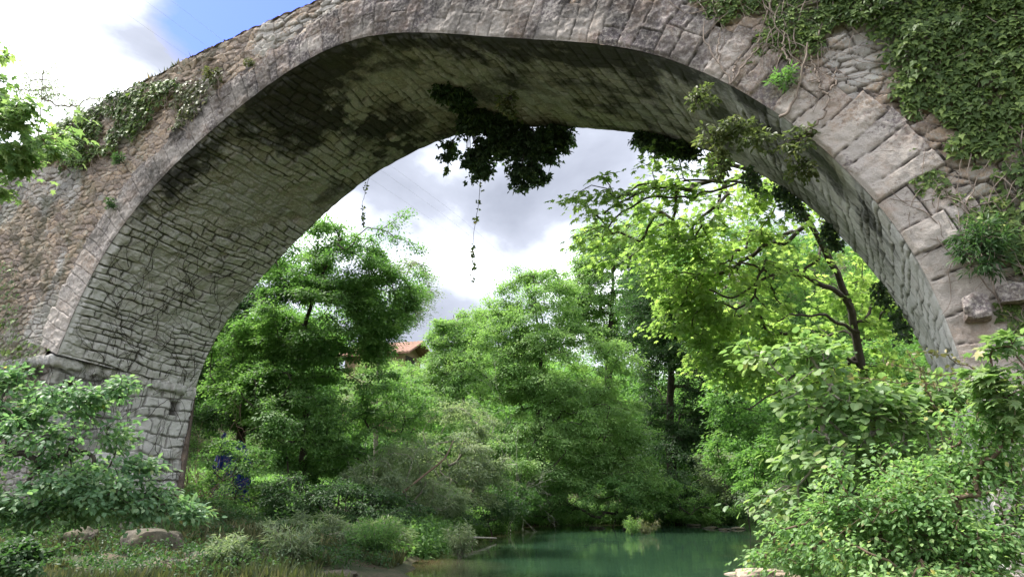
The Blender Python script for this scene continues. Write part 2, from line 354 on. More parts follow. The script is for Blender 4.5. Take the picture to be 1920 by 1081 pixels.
st = np.stack([r1, sst(.002, .014, edn), r2, np.ones_like(r1)], -1).reshape(-1, 4)[km]
wx = np.stack([np.clip(damp+below, 0, 1), .25+.5*sst(.5, .65, fbm2(X*.9, Z*.9, 85, 4))+.3*sst(6.5, 4.8, Z), .1+.5*sst(.5, .62, fbm2(X*.7, Z*.7, 87, 4))*.6, np.ones_like(r1)], -1).reshape(-1, 4)[km]
mesh_obj('spandrel_wall', Vv[km], idx[fc], M_rubble, bridge, {'st': st, 'wx': wx})

# parapet coping and deck, and the plain far face
def strip_stone(name, us, vs, fpos, m, wxv=(.1, .3, .1)):
    U, Vg = np.meshgrid(us, vs); ed, r1, r2, lu, lv = voro_stones(U, Vg, .4, .24, 23, .9)
    h = sst(0, .05, ed)*(.04+.05*r1)+(fbm2(U*6, Vg*6, 4, 3)-.5)*.05
    P = fpos(U, Vg, h).reshape(-1, 3)
    o1 = np.ones_like(r1); st = np.stack([r1, sst(.01, .04, ed), r2, o1], -1).reshape(-1, 4); wx = np.stack([o1*wxv[0], o1*wxv[1], o1*wxv[2], o1], -1).reshape(-1, 4)
    return mesh_obj(name, P, grid_faces(len(us), len(vs)), m, bridge, {'st': st, 'wx': wx})
strip_stone('parapet', np.arange(-40, 10, .06), np.r_[np.arange(0, 1.5, .05)], lambda U, Vg, h: np.stack([U, np.where(Vg < .55, YN+.03+Vg*.8-.02, YN+.45+h*.5), ztop(U)-np.where(Vg < .55, 0.03-h*.6-.02, (Vg-.5)*.95)], -1), M_rubble)
def back_wall():
    us = np.arange(-40, 10, .12); vs = np.linspace(0, 1, 60)
    xo = np.interp(us, SF[:, 0], SF[:, 1], left=-1, right=-1); xo = np.where((us < SF[:, 0].min()+.01) | (us > SF[:, 0].max()-.01), -.6, xo)
    U, Vg = np.meshgrid(us, vs); lo = np.broadcast_to(xo, U.shape)
    ed, r1, r2, _, _ = voro_stones(U, Vg*10, .4, .22, 29, .9); o1 = np.ones_like(r1)
    P = np.stack([U, YF+.0+sst(0, .05, ed)*.03, lo+(ztop(U)-lo)*Vg], -1).reshape(-1, 3)
    mesh_obj('far_wall', P, grid_faces(len(us), len(vs), flip=True), M_rubble, bridge, {'st': np.stack([r1, sst(.01, .04, ed), r2, o1], -1).reshape(-1, 4), 'wx': np.stack([.1*o1, .3*o1, .2*o1, o1], -1).reshape(-1, 4)})
back_wall()
def deck():
    us = np.arange(-40, 10, .5); P = []
    for yv in (YN+.4, 12, YF): P.append(np.stack([us, us*0+yv, ztop(us)-(.55 if yv < YF else .02)], -1))
    P = np.array(P).reshape(-1, 3); one = np.ones((len(P), 4)); mesh_obj('deck', P, grid_faces(len(us), 3), M_rubble, bridge, {'st': one*.5, 'wx': one*.2})
deck()
def far_left_face():
    us = np.arange(-40, -25.4, .08); vs = np.arange(0, 11, .08); U, Vg = np.meshgrid(us, vs)
    ed, r1, r2, lu, lv = voro_stones(U, Vg, .36, .2, 17, .95); o1 = np.ones_like(r1); h = sst(0, .05, ed)*(.04+.04*r1)
    P = np.stack([U, YN+.02-h, np.minimum(Vg, ztop(U))], -1).reshape(-1, 3)
    mesh_obj('wing_wall', P, grid_faces(len(us), len(vs)), M_rubble, bridge, {'st': np.stack([r1, sst(.01, .04, ed), r2, o1], -1).reshape(-1, 4), 'wx': np.stack([.15*o1, .3*o1, .2*o1, o1], -1).reshape(-1, 4)})
far_left_face()

# left pier below the springing: battered inner face, front quoins, impost slab
def pier_face():
    us = np.linspace(0, 1, 190); vs = np.arange(-.4, ZI-.2, .024)          # u across the width, v height
    U, Vg = np.meshgrid(us, vs); yy = U*4.1
    xs = -17.12-.14*U-(4.4-Vg)*.12*(.4+.6*U)
    ed, r1, r2, lu, lv = row_stones((yy+(fbm2(yy*1.6, Vg*1.6, 3, 4)-.5)*.35).ravel(), (Vg+(fbm2(yy*1.1, Vg*1.1, 4, 4)-.5)*.38).ravel(), .40, .24, 45)
    ed, r1, r2, lu, lv = (q.reshape(U.shape) for q in (ed, r1, r2, lu, lv))
    ed = ed+(fbm2(yy*9, Vg*9, 8, 3)-.5)*.03
    h = sst(0, .03, ed)*(.025+.06*r1)+(fbm2(yy*3, Vg*3, 14, 5)-.5)*.13+(fbm2(yy*22, Vg*22, 15, 2)-.5)*.02+(lu*(r1-.5)+lv*(r2-.5))*.08*sst(0, .03, ed)
    hole = np.zeros_like(U)
    for hy, hz, hw, hh in ((.55, 3.98, .13, .13), (2.0, 3.86, .12, .14), (3.55, 3.80, .12, .16)):   # putlog holes
        hole = np.maximum(hole, sst(hw+.03, hw, np.abs(yy-hy))*sst(hh+.03, hh, np.abs(Vg-hz)))
    h = h-hole*.45
    P = np.stack([xs+h, YN-.02+yy*1.004, Vg], -1).reshape(-1, 3); o1 = np.ones_like(r1)
    st = np.stack([r1*.7+.3, np.maximum(sst(.006, .035, ed), .35)*(1-hole), r2, o1], -1).reshape(-1, 4)
    wx = np.stack([.1+.5*sst(.5, .62, fbm2(yy*1.2, Vg*.5, 91, 4))+.3*hole, 1.3*o1, .1*o1+.3*sst(.5, .6, fbm2(yy, Vg, 92, 3)), o1], -1).reshape(-1, 4)  # pale pier: lime wash, with sky brightness painted into the colour
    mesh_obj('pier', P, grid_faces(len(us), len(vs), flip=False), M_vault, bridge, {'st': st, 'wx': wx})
pier_face()
def slab():
    # ledge profile swept along the inner face then round the near corner along the front
    prof = [(0, -.26), (.05, -.24), (.085, -.21), (.095, -.12), (.09, -.04), (.06, 0.0), (-.12, .05)]
    path = [(y, 'in') for y in np.linspace(YF, YN-.02, 150)]+[(x, 'fr') for x in np.linspace(-17.0, -21.5, 150)]
    V = []
    for k, (p, kind) in enumerate(path):
        jit = .035*(noise2(np.array(k*.09), np.array(1.), 5)-.5)+.03*(noise2(np.array(k*.4), np.array(1.), 6)-.5)
        for q, (o, z) in enumerate(prof):
            jz = .05*(float(noise2(np.array(k*.25), np.array(q*3.), 9))-.5); o2 = o+jit*1.4+.06*(float(noise2(np.array(k*.5), np.array(q*2.), 12))-.5)-(.06 if (o > 0 and noise2(np.array(k*.11), np.array(4.), 33) > .68) else 0)
            if kind == 'in': V.append((-17.07-(p-YN)/4.1*.14+o2, p, ZI+z+jz-(p-YN)/4.1*.25))
            else: V.append((p, YN-.02-o2, ZI+z+jz))
    V = np.array(V); n = len(prof)
    m = len(path); one = np.ones((len(V), 4)); st = one*.55; st[:, 1] = 1; rn = noise2(np.repeat(np.arange(m)*.13, n), 0*np.repeat(np.arange(m), n), 3); st[:, 0] = .3+.6*rn
    wx = one*.3; wx[:, 0] = np.where(np.repeat(np.array([k[1] == 'fr' for k in path]), n), .55, .15); wx[:, 1] = .6
    mesh_obj('impost', V, grid_faces(n, m), M_vault, bridge, {'st': st, 'wx': wx})
slab()
def corbel(x, z, sx, sz, yo=.22, seed=1):            # rough projecting springer block on the right
    n = 28; u, v = np.meshgrid(np.linspace(-1, 1, n), np.linspace(-1, 1, n)); P = []; F = []
    for ax in range(3):
        for sg in (-1, 1):
            c = [u, v]; c.insert(ax, np.full_like(u, sg)); p = np.stack(c, -1).reshape(-1, 3)
            b = len(P)*n*n; f = grid_faces(n, n)+b; P.append(p); F.append(f if (sg > 0) ^ (ax == 1) else f[:, ::-1])
    P = np.vstack(P); F = np.vstack(F); L = np.linalg.norm(P, axis=1)[:, None]; rd = np.abs(P).max(1)[:, None]
    P = P*(.55+.45*(1.25/np.maximum(L, 1.25)))
    nn = noise3(P[:, 0]*1.4+seed, P[:, 1]*1.4, P[:, 2]*1.4, seed); n2_ = noise3(P[:, 0]*5+seed, P[:, 1]*5, P[:, 2]*5, seed+2)
    P = P*(.86+.28*nn+.06*n2_)[:, None]
    P = P*np.array([sx, yo, sz])+np.array([x, YN-.12, z]); one = np.ones((len(P), 4)); st = one*.4; st[:, 1] = 1; wx = one*.3; wx[:, 1] = .4; wx[:, 0] = .3
    mesh_obj('springer_block', P, F, M_ring, bridge, {'st': st, 'wx': wx})
corbel(.93, 3.66, .13, .14, .2, 2); corbel(1.36, 3.78, .20, .10, .14, 5)

# ------------------------------------------------------------------ ground and water
RIV = np.array([(-9.0,13.0),(-11.6,17),(-14,22.5),(-16.2,30),(-18.0,35.2),(-15.5,38.6),(-10.5,41),(-8.8,46),(-9.5,62),(-4,62),(-5.2,47),(-5.4,41.5),(-2.6,22),(-.6,16),(-.9,11.5),(-2.6,9.2),(-5.6,8.6),(-8.0,10.2)])
def river_dist(x, y):
    """signed distance to the water's edge, negative in the water"""
    best = np.full(x.shape, 1e9); ins = np.zeros(x.shape, bool)
    for a in range(len(RIV)):
        p, q = RIV[a], RIV[(a+1) % len(RIV)]; e = q-p
        t = np.clip(((x-p[0])*e[0]+(y-p[1])*e[1])/(e@e), 0, 1)
        best = np.minimum(best, np.hypot(x-p[0]-t*e[0], y-p[1]-t*e[1]))
        c = (p[1] > y) != (q[1] > y)
        with np.errstate(divide='ignore', invalid='ignore'): xc = p[0]+(y-p[1])*e[0]/(e[1] if e[1] else 1e-9)
        ins ^= c & (x < xc)
    return np.where(ins, -best, best)+(fbm2(x*.8, y*.8, 201, 4)-.5)*1.1
def ground_z(x, y):
    x = np.asarray(x, float); y = np.asarray(y, float); d = river_dist(x, y)
    sl = .02+.17*sst(7.5, 13, y)+.10*sst(-6, 2, x)*sst(9, 15, y)
    dd = np.maximum(d, 0)
    z = np.where(d < 0, np.maximum(d*.35, -1.2), .05+.16*np.minimum(dd, .8)+sl*np.maximum(dd-.8, 0)*np.where(dd > 9, 9/np.maximum(dd, 1e-6), 1))
    hm = 14+24*sst(-34, -20, x)
    z = z+hm*sst(0, 1, (dd-9)/60)*sst(12, 26, y)
    z = z+(fbm2(x*.9, y*.9, 211, 4)-.5)*.28*sst(0, 1.5, dd)+(fbm2(x*.12, y*.12, 215, 3)-.5)*3*sst(14, 40, dd)*sst(12, 26, y)
    return z
def gz1(x, y): return float(ground_z(np.array([x]), np.array([y]))[0])
gxs = np.r_[-260, -200, -150, -110, -85, -70, np.arange(-60, -26, .7), np.arange(-26, 4, .16), np.arange(4, 30, .9), 34, 40, 50, 70, 100, 150, 220]
gys = np.r_[-200, -120, -70, -40, -20, np.arange(-12, 5, .8), np.arange(5, 44, .16), np.arange(44, 80, .7), np.arange(80, 130, 2.5), 145, 170, 210, 260, 330, 420]
GX, GY = np.meshgrid(gxs, gys); GZ = ground_z(GX, GY)
M_ground, ns, ls = mat('ground_soil')
tc = N(ns, 'ShaderNodeTexCoord'); g1 = N(ns, 'ShaderNodeTexNoise', i_Scale=.9, i_Detail=8.0, i_Roughness=.65); g2 = N(ns, 'ShaderNodeTexNoise', i_Scale=14.0, i_Detail=6.0, i_Roughness=.7)
ls.new(tc.outputs['Object'], g1.inputs['Vector']); ls.new(tc.outputs['Object'], g2.inputs['Vector'])
c1 = ramp(ns, ls, g1.outputs[0], [(.35, (.035, .055, .015)), (.5, (.07, .075, .03)), (.62, (.13, .10, .065)), (.75, (.20, .17, .12))])
c1 = mixc(ns, ls, mathn(ns, ls, 'MULTIPLY_ADD', g2.outputs[0], 2.5, -.8, True), mixc(ns, ls, 1.0, c1, (.4, .38, .34), 'MULTIPLY'), c1)
p = N(ns, 'ShaderNodeBsdfPrincipled', i_Roughness=.95); ls.new(c1, p.inputs['Base Color'])
b = N(ns, 'ShaderNodeBump', i_Strength=.6, i_Distance=.05); ls.new(g2.outputs[0], b.inputs['Height']); ls.new(b.outputs[0], p.inputs['Normal'])
o = N(ns, 'ShaderNodeOutputMaterial'); ls.new(p.outputs[0], o.inputs[0])
tag(mesh_obj('ground', np.stack([GX, GY, GZ], -1).reshape(-1, 3), grid_faces(len(gxs), len(gys)), M_ground), kind='structure')
M_water, ns, ls = mat('river_water')
at = N(ns, 'ShaderNodeAttribute', attribute_name='dp'); sp_ = N(ns, 'ShaderNodeSeparateColor'); ls.new(at.outputs['Color'], sp_.inputs[0])
tc = N(ns, 'ShaderNodeTexCoord'); mpw = N(ns, 'ShaderNodeMapping'); mpw.inputs['Scale'].default_value = (1, .45, 1); mpw.inputs['Rotation'].default_value = (0, 0, .45); ls.new(tc.outputs['Object'], mpw.inputs[0])
w1 = N(ns, 'ShaderNodeTexNoise', i_Scale=2.6, i_Detail=5.0, i_Roughness=.55); ls.new(mpw.outputs[0], w1.inputs['Vector'])
w2 = N(ns, 'ShaderNodeTexNoise', i_Scale=.35, i_Detail=3.0); ls.new(tc.outputs['Object'], w2.inputs['Vector'])
col = ramp(ns, ls, sp_.outputs[0], [(.0, (.10, .075, .04)), (.3, (.045, .055, .03)), (.75, (.022, .050, .027)), (1, (.024, .056, .032))])
p = N(ns, 'ShaderNodeBsdfPrincipled', i_Roughness=.035, i_IOR=1.333); ls.new(col, p.inputs['Base Color'])
b = N(ns, 'ShaderNodeBump', i_Strength=.16, i_Distance=.05); ls.new(mathn(ns, ls, 'MULTIPLY', w1.outputs[0], mathn(ns, ls, 'MULTIPLY_ADD', w2.outputs[0], 2.0, -.4, True)), b.inputs['Height']); ls.new(b.outputs[0], p.inputs['Normal'])
o = N(ns, 'ShaderNodeOutputMaterial'); ls.new(p.outputs[0], o.inputs[0])
wxs = np.arange(-30, 4, .3); wys = np.arange(4, 66, .3); WX, WY = np.meshgrid(wxs, wys); dp = sst(-.1, -3.2, river_dist(WX, WY)+(fbm2(WX, WY, 231, 3)-.5)*1.2)
tag(mesh_obj('river_water', np.stack([WX, WY, 0*WX], -1).reshape(-1, 3), grid_faces(len(wxs), len(wys)), M_water, None, {'dp': np.stack([dp]*3+[dp*0+1], -1).reshape(-1, 4)}), kind='structure')

# ------------------------------------------------------------------ foliage toolkit
def leaf_mat(name, stops, trans=.48, tcol=(1.3, 1.45, .85), rough=.5, spec=.35, gain=1.25):
    stops = [(a, (c[0]*gain*1.12+c[1]*.12, c[1]*gain*.97, c[2]*gain+c[1]*.2)) for a, c in stops]
    m, ns, ls = mat(name)
    at = N(ns, 'ShaderNodeAttribute', attribute_name='lf'); s = N(ns, 'ShaderNodeSeparateColor'); ls.new(at.outputs['Color'], s.inputs[0])
    col = ramp(ns, ls, s.outputs[0], stops)
    p = N(ns, 'ShaderNodeBsdfPrincipled', i_Roughness=rough); p.inputs['Specular IOR Level'].default_value = spec; ls.new(col, p.inputs['Base Color'])
    t = N(ns, 'ShaderNodeBsdfTranslucent'); ls.new(mixc(ns, ls, 1.0, col, tcol, 'MULTIPLY'), t.inputs[0])
    x = N(ns, 'ShaderNodeMixShader'); x.inputs[0].default_value = trans; ls.new(p.outputs[0], x.inputs[1]); ls.new(t.outputs[0], x.inputs[2])
    o = N(ns, 'ShaderNodeOutputMaterial'); ls.new(x.outputs[0], o.inputs[0]); return m
def bark_mat(name, a, b, sc_=14.0):
    m, ns, ls = mat(name); tc = N(ns, 'ShaderNodeTexCoord'); n = N(ns, 'ShaderNodeTexNoise', i_Scale=sc_, i_Detail=6.0, i_Roughness=.7)
    mp = N(ns, 'ShaderNodeMapping'); mp.inputs['Scale'].default_value = (1, 1, .3); ls.new(tc.outputs['Object'], mp.inputs[0]); ls.new(mp.outputs[0], n.inputs['Vector'])
    p = N(ns, 'ShaderNodeBsdfPrincipled', i_Roughness=.9); ls.new(ramp(ns, ls, n.outputs[0], [(.3, a), (.7, b)]), p.inputs['Base Color'])
    bb = N(ns, 'ShaderNodeBump', i_Strength=.5, i_Distance=.02); ls.new(n.outputs[0], bb.inputs['Height']); ls.new(bb.outputs[0], p.inputs['Normal'])
    o = N(ns, 'ShaderNodeOutputMaterial'); ls.new(p.outputs[0], o.inputs[0]); return m
def fan(rim, c):
    v = np.array([c]+rim, float); n = len(rim); return v, np.array([(0, 1+i, 1+(i+1) % n) for i in range(n)])
def mir(half): return half+[(-x, y, z) for x, y, z in half[::-1] if abs(x) > 1e-6]
LEAF = {
 'small': (np.array([(0, 0, 0), (.27, .45, .05), (0, 1, -.03), (-.27, .45, .05)], float), np.array([(0, 1, 2), (0, 2, 3)])),
 'narrow': (np.array([(0, 0, 0), (.11, .45, .03), (0, 1, -.06), (-.11, .45, .03)], float), np.array([(0, 1, 2), (0, 2, 3)])),
 'oval': fan(mir([(0, 0, 0), (.26, .28, .05), (.27, .62, .04), (0, 1, -.08)]), (0, .5, -.01)),
 'round': fan(mir([(0, 0, 0), (.33, .06, .05), (.46, .40, .07), (.36, .75, .03), (0, 1.02, -.1)]), (0, .45, -.02)),
 'maple': fan(mir([(0, 0, 0), (.20, -.06, .03), (.50, .10, -.04), (.33, .30, .04), (.60, .68, -.08), (.20, .60, .03), (0, 1.05, -.10)]), (0, .33, 0)),
 'ivy': fan(mir([(0, 0, 0), (.24, -.10, .02), (.46, .22, -.03), (.24, .45, .03), (0, 1, -.05)]), (0, .3, .03)),
}
def leaf_mesh(name, kind, pos, axis, nrm, size, rnd, m, parent, smooth=False):
    tv, tf = LEAF[kind]; n = len(pos)
    axis = axis/np.linalg.norm(axis, axis=1)[:, None]; sd = np.cross(axis, nrm); sd /= np.linalg.norm(sd, axis=1)[:, None]+1e-9; nn = np.cross(sd, axis)
    V = pos[:, None]+size[:, None, None]*(tv[None, :, 0, None]*sd[:, None]+tv[None, :, 1, None]*axis[:, None]+tv[None, :, 2, None]*nn[:, None])
    Fc = tf[None]+(np.arange(n)*len(tv))[:, None, None]
    col = np.ones((n, len(tv), 4), np.float32); col[..., 0] = rnd[:, None]
    return mesh_obj(name, V.reshape(-1, 3), Fc.reshape(-1, 3), m, parent, {'lf': col.reshape(-1, 4)}, smooth)
def tubes(name, paths, m, parent, sides=6):
    """paths: list of (points (k,3), radii (k,))"""
    Vs, Fs, b = [], [], 0
    ang = np.linspace(0, 2*math.pi, sides, endpoint=False)
    for P, R in paths:
        P = np.asarray(P, float); R = np.asarray(R, float); T = np.gradient(P, axis=0); T /= np.linalg.norm(T, axis=1)[:, None]+1e-9
        ref = np.array([0, 0, 1.]) if abs(T[:, 2]).mean() < .8 else np.array([1., 0, 0])
        a = np.cross(T, ref); a /= np.linalg.norm(a, axis=1)[:, None]+1e-9; c = np.cross(T, a)
        ring = P[:, None]+R[:, None, None]*(np.cos(ang)[None, :, None]*a[:, None]+np.sin(ang)[None, :, None]*c[:, None])
        k = len(P); Vs.append(ring.reshape(-1, 3)); i = np.arange(k*sides).reshape(k, sides)+b
        j = np.roll(i, -1, 1); Fs.append(np.stack([i[:-1], j[:-1], j[1:], i[1:]], -1).reshape(-1, 4)); b += k*sides
    return mesh_obj(name, np.vstack(Vs), np.vstack(Fs), m, parent)
FH = np.array([_sy, _cy, 0.0])                    # horizontal heading of the view, only to orient crowns
def EL(px, py, rx, ry, d, rd=None):
    c = PD(px, py, d); return c, np.array([rx*d/F_PX, (rd if rd else rx*d/F_PX), ry*d/F_PX])
def sample_crown(ells, n, r, gap=.42, gs=1.3, shell=.45, seed=0):
    out = []; vol = np.array([e[1].prod()**.75 for e in ells]); pr = vol/vol.sum()
    while len(out) < n:
        e = ells[r.choice(len(ells), p=pr)]; v = r.normal(size=3); v /= np.linalg.norm(v); u = (shell+(1-shell)*r.random())**.6
        p = e[0]+u*(v[0]*e[1][0]*RT+v[1]*e[1][1]*FH+v[2]*e[1][2]*np.array([0, 0, 1.]))
        if float(noise3(np.array(p[0]/gs+50), np.array(p[1]/gs+50), np.array(p[2]/gs+50), seed)) > gap: out.append(p)
    return np.array(out)
def skeleton(trunk, tr, cen, r, rtip=.008, wander=.12, seg=.45, maxr=None, rexp=.46):
    """trunk polyline with radii, then each cluster centre joined to the growing tree"""
    T = np.array(trunk, float); n0 = max(8, int(np.linalg.norm(np.diff(T, axis=0), axis=1).sum()/.35)); T = resample(T, n0); T[1:-1] += (r.random((n0-2, 3))-.5)*.06
    nodes = [tuple(p) for p in T]; par = [-1]+list(range(n0-1)); plen = list(np.linspace(0, 1.5, n0)); kids = np.zeros(n0)
    order = np.argsort([np.linalg.norm(T-c, axis=1).min() for c in cen]); br = []
    NP = np.zeros((n0+len(cen)*10, 3)); NP[:n0] = T; PL = np.zeros(len(NP)); PL[:n0] = plen; PR = -np.ones(len(NP), int); PR[1:n0] = np.arange(n0-1); cnt = n0
    wt = np.zeros(len(NP))
    for ci in order:
        c = cen[ci]; D = np.linalg.norm(NP[:cnt]-c, axis=1); L = D*(1+.35*sst(0, 1.2, (NP[:cnt, 2]-c[2])))+.16*PL[:cnt]; L[:max(1, n0//6)] += .3
        k = int(L.argmin()); p0 = NP[k]; dist = D[k]; m = int(np.clip(dist/seg+1, 2, 8))
        pd = p0-NP[PR[k]] if PR[k] >= 0 else np.array([0, 0, .2]); pd = pd/(np.linalg.norm(pd)+1e-9)
        b1 = p0+pd*dist*.28+np.array([0, 0, .10*dist]); b2 = c-np.array([0, 0, -.10*dist])-(c-p0)*.25
        t = np.linspace(0, 1, m+1)[:, None]; cur = (1-t)**3*p0+3*(1-t)**2*t*b1+3*(1-t)*t*t*b2+t**3*c
        cur[1:-1] += r.normal(size=(m-1, 3))*wander*min(dist, 1.5)*.35
        ids = [k]
        for q in range(1, m+1):
            NP[cnt] = cur[q]; PR[cnt] = ids[-1]; PL[cnt] = PL[k]+dist*q/m; ids.append(cnt); cnt += 1
        br.append(ids); q = ids[-1]
        while q >= 0: wt[q] += 1; q = PR[q]
    rad = np.maximum(rtip, rtip*wt[:cnt]**rexp)
    if maxr: rad = np.minimum(rad, maxr)
    paths = []
    for ids in br:
        R = rad[ids].copy(); R[0] = min(R[0], R[1]*1.25); paths.append((NP[ids], R))
    tp = (T, np.interp(np.linspace(0, 1, n0), np.linspace(0, 1, len(tr)), tr))
    dirs = {tuple(np.round(NP[i[-1]], 5)): NP[i[-1]]-NP[i[-2]] for i in br}
    return tp, paths
def leaves_at(cen, ctr, per, r, rad=.45, flat=.35, size=.09, droop=.25, out=.6, up=1.0, tint=.5, sv=.25):
    """leaf positions, axes, normals, sizes and shade numbers for sprays round the cluster centres"""
    n = len(cen); cen = np.asarray(cen); k = np.repeat(np.arange(n), per); N_ = len(k)
    o = cen-ctr; o = o/(np.linalg.norm(o, axis=1)[:, None]+1e-9); hz = o*np.array([1, 1, .3])
    v = r.normal(size=(N_, 3)); v /= np.linalg.norm(v, axis=1)[:, None]; u = r.random(N_)**.55
    cs = rad*(.6+.8*r.random(n))[k]; tilt = (hz[k]*.55)
    off = v*u[:, None]*cs[:, None]*np.array([1, 1, flat]); off[:, 2] -= droop*(off[:, 0]*hz[k, 0]+off[:, 1]*hz[k, 1])+droop*.5*np.hypot(off[:, 0], off[:, 1])**2/np.maximum(cs, .01)
    # gather along twigs: pull towards a few directions
    tw = r.normal(size=(n, 5, 3))*np.array([1, 1, .35]); tw /= np.linalg.norm(tw, axis=2)[:, :, None]; td = tw[k, r.integers(0, 5, N_)]
    along = (u*cs)[:, None]*td; along[:, 2] -= droop*u*u*cs; off = off*.62+along*.5
    ax = off/(np.linalg.norm(off, axis=1)[:, None]+1e-9)+hz[k]*out+r.normal(size=(N_, 3))*.45; ax[:, 2] -= .25
    nr = np.array([0, 0, up])+tilt*.7+r.normal(size=(N_, 3))*.38
    sh = np.clip(r.random(N_)*(1-tint)+r.random(n)[k]*tint, 0, 1)
    return cen[k]+off, ax, nr, size*(1-sv+2*sv*r.random(N_)), sh
def tree(name, label, cat, base, trunk, tr, ells, ncl, per, leaf, m, bark, seed, size=.09, rad=.5, group=None, gap=.42, gs=1.3, shell=.45, rtip=.008, flat=.35, droop=.25, crown='crown', limbs='limbs', up=1.0, out=.6, tint=.5, extra=None, limbpaths=(), seg=.45, wander=.12, sides=6, rexp=.46, smooth=False):
    r = np.random.default_rng(seed); t = thing(name, label, cat, base, group)
    cen = sample_crown(ells, ncl, r, gap, gs, shell, seed)
    if extra is not None: cen = np.vstack([cen, extra])
    tp, paths = skeleton(trunk, tr, cen, r, rtip, wander=wander, seg=seg, rexp=rexp)
    tubes('trunk' if crown == 'crown' else 'stem', [tp]+paths+list(limbpaths), bark, t, sides)
    ctr = np.mean([e[0] for e in ells], axis=0)-np.array([0, 0, .3])
    leaf_mesh(crown, leaf, *leaves_at(cen, ctr, per, r, rad, flat, size, droop, out, up, tint), m, t, smooth)
    return t
def gp(px, d, dz=0):                              # a ground point under that image column at that depth
    c = PD(px, 900, d); return np.array([c[0], c[1], gz1(c[0], c[1])+dz])
B_dark = bark_mat('dark_bark', (.025, .02, .015), (.085, .07, .055)); B_grey = bark_mat('grey_bark', (.12, .105, .085), (.30, .27, .22)); B_brown = bark_mat('brown_bark', (.07, .045, .03), (.19, .13, .09)); B_dead = bark_mat('dead_wood', (.26, .235, .20), (.48, .45, .40))
L_dark = leaf_mat('dark_leaves', [(0, (.016, .050, .012)), (.5, (.028, .085, .018)), (1, (.05, .125, .025))], gain=1.3)
L_mid = leaf_mat('green_leaves', [(0, (.030, .085, .018)), (.5, (.055, .135, .028)), (1, (.095, .19, .04))], gain=2.05)
L_pale = leaf_mat('pale_leaves', [(0, (.05, .12, .028)), (.5, (.085, .18, .042)), (1, (.14, .25, .06))], gain=1.85)
L_lime = leaf_mat('lime_leaves', [(0, (.075, .17, .03)), (.5, (.13, .255, .05)), (1, (.21, .335, .08))], trans=.62, tcol=(1.35, 1.45, .8), gain=1.4)
L_grey = leaf_mat('grey_green_leaves', [(0, (.06, .11, .05)), (.5, (.10, .165, .075)), (1, (.17, .235, .12))], gain=1.6)
L_alder = leaf_mat('alder_leaves', [(0, (.035, .105, .035)), (.5, (.06, .16, .045)), (1, (.12, .25, .06))], rough=.38, gain=1.6)
L_ivy = leaf_mat('ivy_leaves', [(0, (.014, .032, .006)), (.5, (.034, .066, .012)), (.85, (.070, .118, .022)), (.96, (.13, .17, .035)), (.985, (.30, .27, .06)), (1, (.20, .13, .06))], trans=.3, rough=.55, spec=.25, gain=2.5)
L_fern = leaf_mat('fresh_leaves', [(0, (.06, .10, .02)), (.6, (.10, .16, .035)), (1, (.20, .22, .05))], trans=.3, gain=1.0)
L_hazel = leaf_mat('hazel_leaves', [(0, (.055, .14, .035)), (.5, (.11, .225, .06)), (.95, (.20, .32, .10)), (1, (.28, .26, .08))], rough=.45, gain=1.35)
L_bright = leaf_mat('bright_leaves', [(0, (.045, .135, .045)), (.5, (.085, .215, .075)), (.95, (.17, .31, .11)), (.985, (.26, .28, .07)), (1, (.26, .17, .07))], rough=.45, gain=1.2)  # fresh bright green leaf colour of the alder bush

# ------------------------------------------------------------------ trees beyond the arch
g = gp(1010, 41)
tree('riverside_tree', 'broad pale green tree in the middle of the view, drooping over the far bank', 'tree', g,
     [g, PD(1008, 830, 38), PD(1015, 700, 38.3), PD(1003, 560, 38.5), PD(1000, 520, 38.5)], [.30, .22, .15, .07, .03],
     [EL(1000, 590, 95, 95, 38.5), EL(1010, 545, 70, 50, 38.5), EL(935, 600, 60, 60, 38.5), EL(1060, 690, 140, 90, 38), EL(940, 680, 90, 80, 38), EL(1090, 800, 125, 85, 37), EL(1010, 860, 130, 80, 36), EL(1160, 900, 85, 45, 36)],
     950, 190, 'small', L_pale, B_dark, 11, size=.118, rad=.75, gap=.27, gs=1.3, shell=.45, rtip=.012)
g = gp(1260, 43)
tree('dark_tree', 'dark green tree to the right of the pale riverside tree, hanging over the water', 'tree', g,
     [g, PD(1255, 800, 43), PD(1260, 640, 43), PD(1270, 500, 43)], [.35, .25, .16, .04],
     [EL(1240, 590, 85, 110, 41.5), EL(1300, 600, 80, 110, 42), EL(1255, 560, 95, 110, 44), EL(1290, 720, 110, 130, 43), EL(1270, 880, 110, 85, 41), EL(1360, 820, 90, 130, 43), EL(1390, 640, 80, 100, 46), EL(1210, 930, 90, 45, 40.5), EL(1330, 940, 90, 35, 41)],
     1100, 150, 'small', L_dark, B_dark, 12, size=.135, rad=.8, gap=.3, gs=1.4, rtip=.012)
g = gp(1140, 52)
tree('tall_tree', 'tall yellowish green tree rising behind the pale riverside tree against the sky', 'tree', g,
     [g, PD(1140, 700, 52), PD(1150, 520, 52), PD(1140, 430, 52)], [.4, .3, .15, .04],
     [EL(1180, 600, 90, 70, 52), EL(1250, 540, 70, 80, 52), EL(1135, 470, 65, 65, 52), EL(1210, 470, 75, 80, 52), EL(1160, 570, 110, 90, 52), EL(1080, 545, 45, 60, 51)],
     950, 120, 'small', L_pale, B_dark, 13, size=.16, rad=.85, gap=.38, gs=1.8, rtip=.014)
g = gp(560, 25)
ex = np.array([PD(760, 402, 23.5), PD(738, 415, 23.5), PD(715, 430, 23.6), PD(790, 468, 23.8), PD(770, 455, 24), PD(742, 447, 24), PD(800, 500, 24)])
